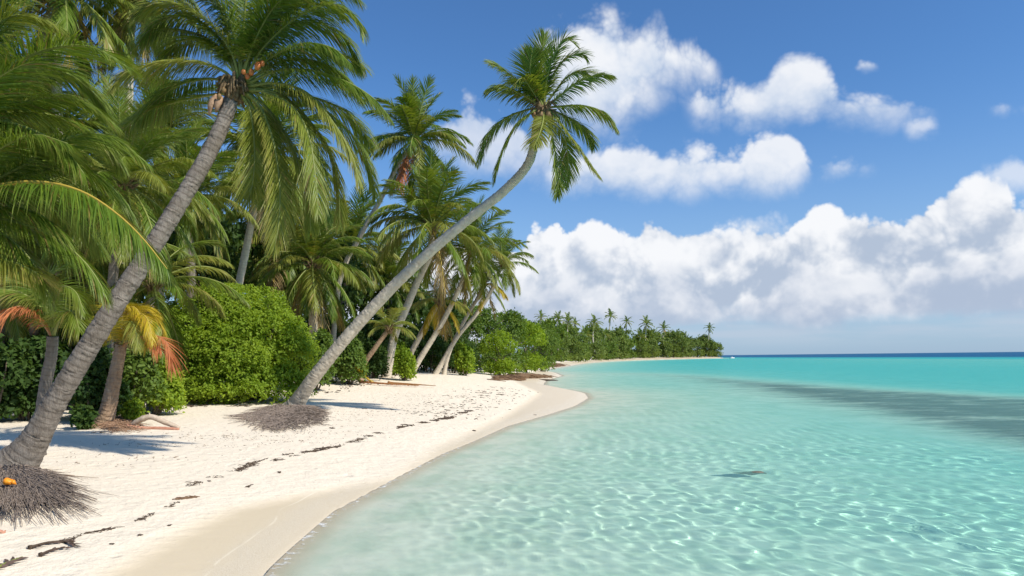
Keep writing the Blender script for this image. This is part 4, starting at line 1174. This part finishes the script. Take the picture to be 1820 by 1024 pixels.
# broadleaf trees: three crowns, each copied with its trunk
TREES = 'broadleaf trees behind the palms'
def tree_proto(seed, mat, leaf, n):
    lb = [((x * 1.0, y * 1.0, z + 2.6), rd) for (x, y, z), rd in auto_lobes(6.5, 6.0, 4.6, 12, seed, low=False)] + [((x, y, z * .9), rd) for (x, y, z), rd in auto_lobes(6.6, 6.2, 3.4, 9, seed + 1)]
    cm = crown_mesh(lb, leaf, n, mat, seed, lump=.2)
    pl = Pile(); r = np.random.default_rng(seed)
    pl.tube(smooth_path([(0, 0, -.3), (.15, .1, 1.6), (0, 0, 3.6), (.2, 0, 5.4)], 10), np.linspace(.26, .07, 10), 8)
    for i in range(7):
        a = i * 2.4; z = 1.4 + .45 * i
        pl.tube(smooth_path([(0, 0, z), (math.cos(a) * 1.1, math.sin(a) * 1.1, z + .9), (math.cos(a) * 2.1, math.sin(a) * 2.1, z + 1.3)], 7), np.linspace(.12, .03, 7), 6)
    return cm, pl.mesh('trunk', [M_stem])
PROTO = {}
def tree(label, px, depth, wpx, hpx, kind, seed, group=TREES, cat='tree', name='broadleaf_tree'):
    if kind not in PROTO:
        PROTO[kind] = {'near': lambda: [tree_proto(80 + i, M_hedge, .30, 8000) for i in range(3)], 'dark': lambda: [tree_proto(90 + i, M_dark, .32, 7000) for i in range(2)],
                       'bright': lambda: [tree_proto(95 + i, M_bush, .30, 8000) for i in range(2)], 'far': lambda: [tree_proto(100 + i, M_far, .62, 2600) for i in range(4)], 'fard': lambda: [tree_proto(110 + i, M_hedge, .62, 2600) for i in range(2)]}[kind]()
    r = random.Random(seed)
    cm, tm = r.choice(PROTO[kind])
    b = BP(px, depth)
    root = empty(name, b, r.uniform(0, 6.28)); tag(root, label, cat, group)
    for nm, me_ in (('crown', cm), ('trunk', tm)):
        o = obj(nm, me_, root)
        o.scale = (wpx / FOC * depth / 7.2,) * 2 + (hpx / FOC * depth / 7.0,)
    return root
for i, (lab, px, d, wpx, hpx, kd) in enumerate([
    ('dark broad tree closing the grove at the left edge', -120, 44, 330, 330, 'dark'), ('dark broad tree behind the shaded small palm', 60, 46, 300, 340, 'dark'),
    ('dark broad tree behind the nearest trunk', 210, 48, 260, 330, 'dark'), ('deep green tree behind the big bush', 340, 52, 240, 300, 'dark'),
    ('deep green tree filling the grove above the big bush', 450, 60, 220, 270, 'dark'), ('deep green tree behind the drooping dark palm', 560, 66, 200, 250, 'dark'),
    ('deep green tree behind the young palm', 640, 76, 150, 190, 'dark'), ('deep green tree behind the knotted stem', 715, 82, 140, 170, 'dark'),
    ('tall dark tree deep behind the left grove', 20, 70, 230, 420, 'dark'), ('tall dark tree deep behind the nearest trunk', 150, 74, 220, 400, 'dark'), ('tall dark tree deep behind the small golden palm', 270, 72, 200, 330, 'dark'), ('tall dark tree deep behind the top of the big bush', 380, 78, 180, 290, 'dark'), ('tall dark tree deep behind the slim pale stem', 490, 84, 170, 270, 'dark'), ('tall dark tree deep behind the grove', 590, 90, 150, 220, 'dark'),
    ('shady tree behind the golden skirted palm', 775, 84, 130, 140, 'dark'), ('shady tree right of the furthest leaning stems', 830, 88, 110, 130, 'near'),
    ('tree with sunny top, first of the hedge beyond the grove', 868, 92, 105, 118, 'near'), ('rounded tree in the middle of the hedge beyond the grove', 905, 98, 95, 108, 'near'),
    ('bright tree at the front of the hedge beyond the grove', 888, 84, 80, 78, 'bright'), ('bright lower tree where the hedge meets the bay', 935, 106, 85, 92, 'bright'),
    ('last low tree of the hedge above the dark weed bank', 962, 122, 70, 70, 'near'), ('tree behind the last low one of the hedge', 950, 150, 80, 88, 'near')]):
    tree(lab, px, d, wpx, hpx, kd, 200 + i)
# the headland across the bay
def far_d(px):
    return float(np.interp(px, [940, 985, 1040, 1080, 1130, 1180, 1230, 1292], [190, 250, 350, 440, 530, 595, 655, 712]))
def far_top(px):
    return float(np.interp(px, [940, 985, 1020, 1060, 1100, 1140, 1180, 1220, 1250, 1275, 1292], [556, 567, 578, 580, 586, 585, 591, 591, 595, 597, 612]))
WORDS = ['low', 'rounded', 'ragged', 'dense', 'bushy', 'tall', 'spreading', 'shaggy']
rr_ = random.Random(5)
places = ['near the weed banks', 'at the inner bend of the bay', 'along the inner bay', 'left of the tallest distant palm', 'below the tallest distant palm', 'in the middle of the headland', 'right of the middle of the headland', 'towards the outer headland', 'on the outer headland', 'at the very tip of the headland']
k = 0
for row, (n_, back, hs) in enumerate([(20, 16, .72), (16, 42, 1.0)]):
    for i in range(n_):
        px = 972 + (1281 - 972) * (i + rr_.uniform(.2, .8)) / n_ - (4 if row else 0)
        d = far_d(px) + back
        hy = 635.5 - .0115 * (px - 910)
        hp = (hy - far_top(px) + 3) * hs * rr_.uniform(.72, 1.10)
        if px > 1262: hp *= .9
        wp = max(hp * rr_.uniform(.75, 1.05), 26)
        pl_ = places[min(9, int((px - 965) / 32.0))]
        tree('distant %s green tree %s, %s' % (WORDS[k % 8], 'by the shore' if row == 0 else 'behind the front trees', pl_), px, d, wp, hp, 'far' if rr_.random() < .8 else 'fard', 300 + k, 'trees on the distant headland', 'tree')
        k += 1
FP = 'distant palms on the headland'
for lab, px, py, rp, kk in [
    ('distant palm first above the hedge at the left end of the headland', 962, 562, 17, 0), ('distant palm with full crown, left of a close pair', 992, 566, 17, 1), ('distant palm leaning, left one of a close pair', 1010, 570, 17, 2),
    ('distant palm leaning, right one of a close pair', 1022, 574, 16, 3), ('distant palm with shaggy low crown left of the tallest', 1056, 572, 17, 4), ('tallest distant palm standing clear above the headland', 1085, 560, 19, 5),
    ('distant thin palm right of the tallest one', 1114, 570, 14, 6), ('distant palm over the middle of the headland', 1149, 574, 15, 7), ('distant browned palm right of the middle of the headland', 1180, 582, 16, 8), ('lone small distant palm near the tip of the headland', 1261, 581, 11, 9),
    ('distant low palm between the trees below the tallest one', 1076, 592, 18, 10), ('distant low palm with pale fronds in the middle of the headland', 1138, 596, 18, 11), ('distant low palm at the shore right of the weed banks', 1040, 592, 18, 12)]:
    d = far_d(px) + 34
    palm(lab, None, [(px - 4 + (kk * 5) % 7, 630), (px - 2, (630 + py) / 2), (px, py + 3)], rp * (.82 + .3 * ((kk * 7) % 5) / 4), d, [('up', 'green', 2), ('high', 'green', 4), ('mid', 'green', 4), ('low', 'lime', 3), ('hang', 'green' if kk != 8 else 'straw', 3)], 2.6, 2.0, 400 + kk, fine=2, group=FP, bole=1.1, scar=.2)

# ------------------------------------------------------------------ things lying on the sand and in the water
M_weed = simple('dry_seaweed', (0.045, 0.03, 0.022), (0.13, 0.09, 0.06), 20.0, 0.9, 0.5)
M_weed_red = simple('dry_seaweed_brown', (0.12, 0.07, 0.04), (0.26, 0.16, 0.09), 8.0, 0.9, 0.8)
M_drift = simple('driftwood_bleached', (0.42, 0.33, 0.24), (0.56, 0.46, 0.35), 7.0, 0.85, 0.4)
M_drift_red = simple('driftwood_reddish', (0.42, 0.18, 0.11), (0.52, 0.28, 0.19), 7.0, 0.8, 0.4)
M_orange = simple('husk_bright_orange', (0.75, 0.20, 0.015), (0.80, 0.32, 0.02), 6.0, 0.45, 0.2, 0.4)
M_rock = simple('reef_rock', (0.10, 0.085, 0.06), (0.22, 0.19, 0.14), 9.0, 0.8, 0.8)
M_white = simple('boat_white_paint', (0.78, 0.78, 0.77), (0.82, 0.82, 0.81), 3.0, 0.35, 0.05, 0.5)
M_glass = simple('boat_dark_window', (0.02, 0.025, 0.03), (0.03, 0.035, 0.04), 3.0, 0.15, 0.0, 0.5)
def on_sand(p, lift=0.0):
    return np.array([p[0], p[1], ground_z(p[0], p[1]) + lift])
def wrack(name, label, spots, width, n, length, rad, seed, mat, clump=0.5):
    """strands of dry weed left along a high water line"""
    r = np.random.default_rng(seed)
    pts = smooth_path([GP(*s) for s in spots], 80)
    pl = Pile()
    ks = r.uniform(0.3, 2.4, 5); ph = r.uniform(0, 6.28, 5)
    L = np.concatenate([[0], np.cumsum(np.linalg.norm(np.diff(pts, axis=0), axis=1))])
    k = 0
    while k < n:
        s = r.uniform(0, L[-1])
        dens = sum(math.sin(s * ks[i] * 3 + ph[i]) for i in range(5)) / 2.2
        if dens < r.uniform(-0.3, 1.0) * clump: continue
        k += 1
        p = np.array([np.interp(s, L, pts[:, i]) for i in range(3)])
        i = min(int(s / L[-1] * 79), 78); tg = pts[i + 1] - pts[i]; tg /= np.linalg.norm(tg)
        nr = np.array([-tg[1], tg[0], 0])
        p = p + nr * r.normal(0, width)
        a = r.normal(0, 0.5); d = tg * math.cos(a) + nr * math.sin(a)
        l_ = length * r.uniform(.3, 1.3)
        q = []
        for j in range(4):
            w_ = p + d * l_ * (j / 3 - .5) + nr * r.normal(0, l_ * .10)
            q.append(on_sand(w_, rad * .5 + abs(r.normal(0, rad * 1.2))))
        pl.tube(np.array(q), np.array([.5, 1, .9, .35]) * rad * r.uniform(.5, 1.6), 4)
    o = pts[len(pts) // 2]
    me = pl.mesh(name, [mat]); me.transform(Matrix.Translation(-Vector(o)))
    ob = obj(name, me, None, o)
    return tag(ob, label, 'seaweed', kind='stuff')
wrack('seaweed_wrack', 'dark broken line of dry seaweed along the middle of the beach', [(330, 866), (370, 852), (410, 843), (440, 829), (500, 816), (560, 800), (610, 790), (680, 768)], .07, 420, .18, .006, 1, M_weed, .9)
wrack('seaweed_wrack', 'thin upper strand of dry seaweed above the middle line', [(430, 828), (500, 810), (560, 802), (640, 785)], .04, 90, .2, .01, 2, M_weed, 1.0)
wrack('seaweed_wrack', 'seaweed strands on the sand below the slender palm', [(710, 760), (750, 752), (800, 742), (835, 730)], .10, 210, .32, .014, 3, M_weed, .8)
wrack('seaweed_wrack', 'loose scatter of seaweed over the far bulge of the beach', [(760, 742), (820, 722), (860, 706), (900, 690)], 1.2, 380, .3, .010, 4, M_weed, .3)
wrack('seaweed_wrack', 'dark line of seaweed and leaf scraps low on the left beach', [(110, 965), (150, 950), (190, 942), (235, 930), (290, 905), (330, 888)], .03, 120, .13, .006, 5, M_weed, .9)
wrack('seaweed_wrack', 'thin pale line of twigs on the sand between roots and wet sand', [(245, 888), (290, 890), (345, 884)], .025, 70, .22, .008, 6, M_weed_red, .4)
wrack('leaf_litter', 'fine scatter of dry leaf bits over the upper beach', [(150, 830), (260, 800), (380, 770), (500, 790), (620, 740), (760, 700)], 1.3, 1100, .08, .005, 7, M_weed_red, .1)
wrack('leaf_litter', 'dry leaf bits along the foot of the big green bush', [(180, 770), (260, 730), (340, 722), (430, 722), (480, 722)], .25, 300, .2, .012, 8, M_weed, .3)
wrack('leaf_litter', 'brown leaf bits along the foot of the grove', [(560, 700), (620, 688), (700, 668), (760, 655), (850, 655)], .4, 300, .35, .02, 9, M_weed, .3)
# small clumps
for i, ((x, y), s_) in enumerate(zip([(441, 866), (372, 856), (247, 952), (200, 968), (590, 762), (708, 762), (842, 766), (497, 841), (300, 935)], [.05, .035, .04, .03, .07, .06, .06, .05, .03])):
    p = GP(x, y); pl = Pile(); r = np.random.default_rng(i + 40)
    for k in range(9):
        d = r.normal(0, 1, 3) * s_; d[2] = abs(d[2]) * .4
        pl.tube(np.array([d * .2 + (0, 0, .004), d * .6 + (0, 0, s_ * .3), d + r.normal(0, s_ * .3, 3) * (1, 1, .2)]), np.array([.3, .25, .1]) * s_, 4)
    where = ['alone on smooth sand right of the twig line', 'beside the start of the middle weed line', 'below the low weed line on the left', 'between the torn leaf and the weed line',
             'on smooth sand under the middle weed line', 'near the strands below the slender palm', 'at the wet sand edge', 'below the middle weed line', 'alone near the damp sand on the left'][i]
    tag(obj('seaweed_clump', pl.mesh('seaweed_clump', [M_weed]), None, p), 'small dark clump of weed ' + where, 'seaweed', 'small clumps of weed on the sand')
# torn dead leaves at the lower left
def torn_leaf(label, spots, w_, n, seed, mats, cat='dead leaf'):
    r = np.random.default_rng(seed)
    pts = [on_sand(GP(*s), .03) for s in spots]
    o = pts[0]
    me = frond_mesh(pts, leaf=w_, count=n, droop=0.05, width=.05, seed=seed, mats=mats, origin=o, rib=.02, bare=.0, ragged=.5, vee=.02, dry_tip=.6, dry_all=.5)
    return tag(obj('dead_frond', me, None, o), label, cat)
M_weedleaf = leaf_material('dead_leaf_dark', [(0.09, 0.06, 0.045), (0.15, 0.10, 0.075), (0.12, 0.08, 0.06)], .1, .7, dry=(0.12, 0.075, 0.06))
torn_leaf('torn dark brown frond piece flat on the sand low at the left', [(52, 977), (85, 968), (120, 966), (138, 975)], .22, 14, 1, [M_weedleaf, M_weed])
torn_leaf('smaller torn brown leaf just under the larger one', [(72, 990), (95, 980), (125, 976)], .12, 9, 2, [M_weedleaf, M_weed])
torn_leaf('brown leaf with green stalk in the bottom left corner', [(-10, 1015), (15, 1003), (40, 993)], .2, 10, 3, [M_weedleaf, M_rib['green']])
p_ = Pile(); q0 = GP(112, 848)
p_.tube(smooth_path([on_sand(GP(112, 848), .05) - q0, on_sand(GP(140, 851), .05) - q0, on_sand(GP(176, 852), .03) - q0], 8), np.linspace(.012, .004, 8), 5)
tag(obj('twig', p_.mesh('twig', [M_weed_red]), None, q0), 'thin dry twig lying right of the nearest root mat', 'twig')
# driftwood by the golden palm
b = GP(238, 762); db = depth_of(b)
for lab, sp, rd, mt in [('bleached bent driftwood branch arching over the sand beside the small golden palm', [(228, 762), (246, 748), (268, 741), (292, 750), (312, 758), (318, 768)], (.05, .12, .12, .11, .10, .09), M_drift),
                        ('reddish straight driftwood branch under the bleached one', [(225, 758), (245, 764), (275, 767), (300, 767), (318, 769)], (.09, .07, .075, .08, .05), M_drift_red)]:
    pts = []
    for (x, y) in sp:
        q = P(x, y, db + (0.15 if mt is M_drift else 0)); q[2] = max(q[2], ground_z(q[0], q[1]) + .03); pts.append(q - b)
    p_ = Pile(); path = smooth_path(pts, 30); r = np.random.default_rng(3)
    p_.tube(path, np.interp(np.linspace(0, 1, 30), np.linspace(0, 1, len(rd)), rd) * (1 + r.normal(0, .05, 30)) * .85, 10)
    if mt is M_drift:
        p_.tube(np.array([path[12], path[12] + (.05, -.05, .14)]), np.array([.04, .02]), 6)
    tag(obj('driftwood_branch', p_.mesh('driftwood_branch', [mt]), None, b), lab, 'driftwood')
# fallen fronds in front of the young palm
for lab, sp, sd_, mt, lf in [('fallen orange frond with long bare stalk below the round bush', [(640, 668), (668, 671), (700, 674), (745, 676)], 4, [M_rust, M_rib['rust']], .5),
                         ('fallen golden frond stub curling at the foot of the round bush', [(662, 674), (650, 668), (640, 660), (634, 654)], 5, [M_gold, M_rib['gold']], .9),
                         ('fallen brown frond stalk stretched out on the sand beyond the orange one', [(690, 664), (730, 668), (775, 669)], 6, [M_straw, M_rib['rust']], .25)]:
    d_ = 50.5; pts = []
    for i, s in enumerate(sp):
        q = BP(s[0], d_ - (0.4 * i)); pts.append(q + np.array([0, 0, .15 + (.35 * i if sd_ == 5 else 0)]))
    o = pts[0]
    me = frond_mesh(pts, leaf=lf, count=26, droop=.4, width=.07, seed=sd_, mats=mt, origin=o, rib=.07, bare=.05, ragged=.5)
    tag(obj('fallen_frond', me, None, o), lab, 'fallen frond')
# banks of dead weed at the water's edge
def weed_bank(label, spots, h, seed, n):
    rim = [GP(*s) for s in spots]
    c = np.mean(rim, axis=0); r = np.random.default_rng(seed)
    o = on_sand(c)
    m = 48; ring = []
    R2 = smooth_path(rim + [rim[0]], m + 1)[:-1]
    for s_ in (0.0, .2, .4, .6, .8, 1.0):
        row = []
        for e in R2:
            p = c + (e - c) * s_ * (1 + r.normal(0, .03))
            row.append((p[0], p[1], ground_z(p[0], p[1]) + h * (1 - s_ ** 2.2) * r.uniform(.75, 1.15) - .06 * s_))
        row.append(row[0]); ring.append(row)
    pl = Pile(); pl.add(np.array(ring).reshape(-1, 3) - o, grid_quads(m + 1, 6))
    for k in range(n):
        e = R2[r.integers(m)]; s_ = r.uniform(.1, 1.05); p = c + (e - c) * s_
        a = r.normal(0, .5); l_ = r.uniform(.4, 1.6); d = np.array([math.cos(a), math.sin(a), 0]) * l_
        q = [p + d * t_ + r.normal(0, .06, 3) * (1, 1, 0) for t_ in (-.5, 0, .5)]
        pl.tube(np.array([(x[0], x[1], max(ground_z(x[0], x[1]), 0) + h * max(0, 1 - s_ ** 2.2) + .04 + .06 * r.random()) for x in q]) - o, np.array([.03, .05, .02]), 4)
    return tag(obj('weed_bank', pl.mesh('weed_bank', [M_weed_red]), None, o), label, 'seaweed bank')
weed_bank('low brown bank of dead weed at the water edge, nearer of two', [(876, 674), (895, 668), (930, 666.5), (960, 667.5), (985, 669.5), (965, 672), (930, 674), (900, 677.5)], .42, 1, 260)
weed_bank('dark bank of dead weed pointing into the bay, further of two', [(930, 649.5), (960, 647.5), (985, 647.5), (1010, 649.3), (985, 653), (960, 653.5)], .55, 2, 240)
b = G0(950, 676.5, 0.05)
p_ = Pile(); p_.tube(smooth_path([np.array([0, 0, .05]), G0(970, 675.5, .12) - b, G0(992, 676, .05) - b], 12), np.array([.10, .12, .13, .13, .12, .12, .11, .10, .09, .08, .06, .03]), 8)
tag(obj('driftwood_log', p_.mesh('driftwood_log', [M_weed]), None, b), 'dark driftwood log half awash beside the nearer weed bank', 'driftwood')
# husks
for lab, (x, y), s_, mt in [('bright orange coconut husk on the nearest root mat', (14, 856), .08, M_orange), ('reddish coconut husk on the sand at the left edge below the roots', (0, 944), .035, M_drift_red)]:
    p = P(x, y, depth_of(GP(x, y)) - (1.3 if mt is M_orange else .1))
    V, Q = blob((0, 0, 0), (s_ * 1.3, s_ * .9, s_ * .75), 3, 16, 10, .2)
    p_ = Pile(); p_.add(V, Q)
    p_.tube(np.array([(s_ * 1.1, 0, 0), (s_ * 1.5, 0, -.03), (s_ * 1.9, .02, -.06)]), np.array([.05, .035, .01]), 6)
    if mt is not M_orange: p[2] = ground_z(p[0], p[1]) + s_ * .6
    tag(obj('coconut_husk', p_.mesh('coconut_husk', [mt]), None, p), lab, 'coconut husk')
# rock in the shallows
p = G0(1342, 841, -.02)
V, Q = blob((0, 0, 0), (.24, .14, .10), 9, 22, 14, .35)
p_ = Pile(); p_.add(V, Q); V, Q = blob((-.28, .08, -.06), (.2, .1, .07), 11, 18, 10, .3); p_.add(V, Q)
V, Q = blob((.05, .1, -.12), (.3, .2, .14), 13, 18, 10, .3); p_.add(V, Q)
p[2] = -.085
tag(obj('rock', p_.mesh('rock', [M_rock]), None, p), 'small brown rock just under the clear shallow water', 'rock')
# little boat off the headland
b = G0(1301, 633.8, 0.0); b = CAM + (b - CAM) * (640 / max(depth_of(b), 1)); b[2] = 0
root = empty('boat', b, 0.25); root.scale = (.6, .6, .6); tag(root, 'tiny white motor boat on the horizon off the tip of the headland', 'boat')
prof = [(-3.6, 1.15, .95), (-1.5, 1.3, .95), (1.0, 1.2, 1.05), (2.8, .7, 1.25), (3.9, .05, 1.45)]
V = []
for x, hw, zt in prof:
    V += [(x, -hw, zt), (x, -hw * .75, .1), (x, 0, -.35), (x, hw * .75, .1), (x, hw, zt)]
Qs = [(5 * i + j, 5 * i + j + 1, 5 * i + j + 6, 5 * i + j + 5) for i in range(4) for j in range(4)]
Qs += [(5 * i, 5 * i + 5, 5 * i + 9, 5 * i + 4) for i in range(4)] + [(0, 4, 3, 1)]
obj('hull', mesh_np('hull', V, quads=np.array(Qs), tris=np.array([(1, 3, 2)]), mats=[M_white]), root)
def taper_box(x0, x1, y, z0, z1, k):
    V = [(x0, -y, z0), (x1, -y, z0), (x1, y, z0), (x0, y, z0), (x0 + k * .3, -y * .85, z1), (x1 - k, -y * .85, z1), (x1 - k, y * .85, z1), (x0 + k * .3, y * .85, z1)]
    return V, np.array([(0, 3, 2, 1), (4, 5, 6, 7), (0, 1, 5, 4), (1, 2, 6, 5), (2, 3, 7, 6), (3, 0, 4, 7)])
V, Q = taper_box(-1.4, 1.6, .9, .98, 2.3, .6)
obj('cabin', mesh_np('cabin', V, quads=Q, mats=[M_white]), root)
V, Q = taper_box(-1.0, 1.42, .93, 1.55, 2.0, .25)
obj('window', mesh_np('window', V, quads=Q, mats=[M_glass]), root)

for o in scene.objects:
    if o.name.split('.')[0] in ('rock', 'weed_bank', 'driftwood_log'):
        o.cycles.is_caustics_receiver = True
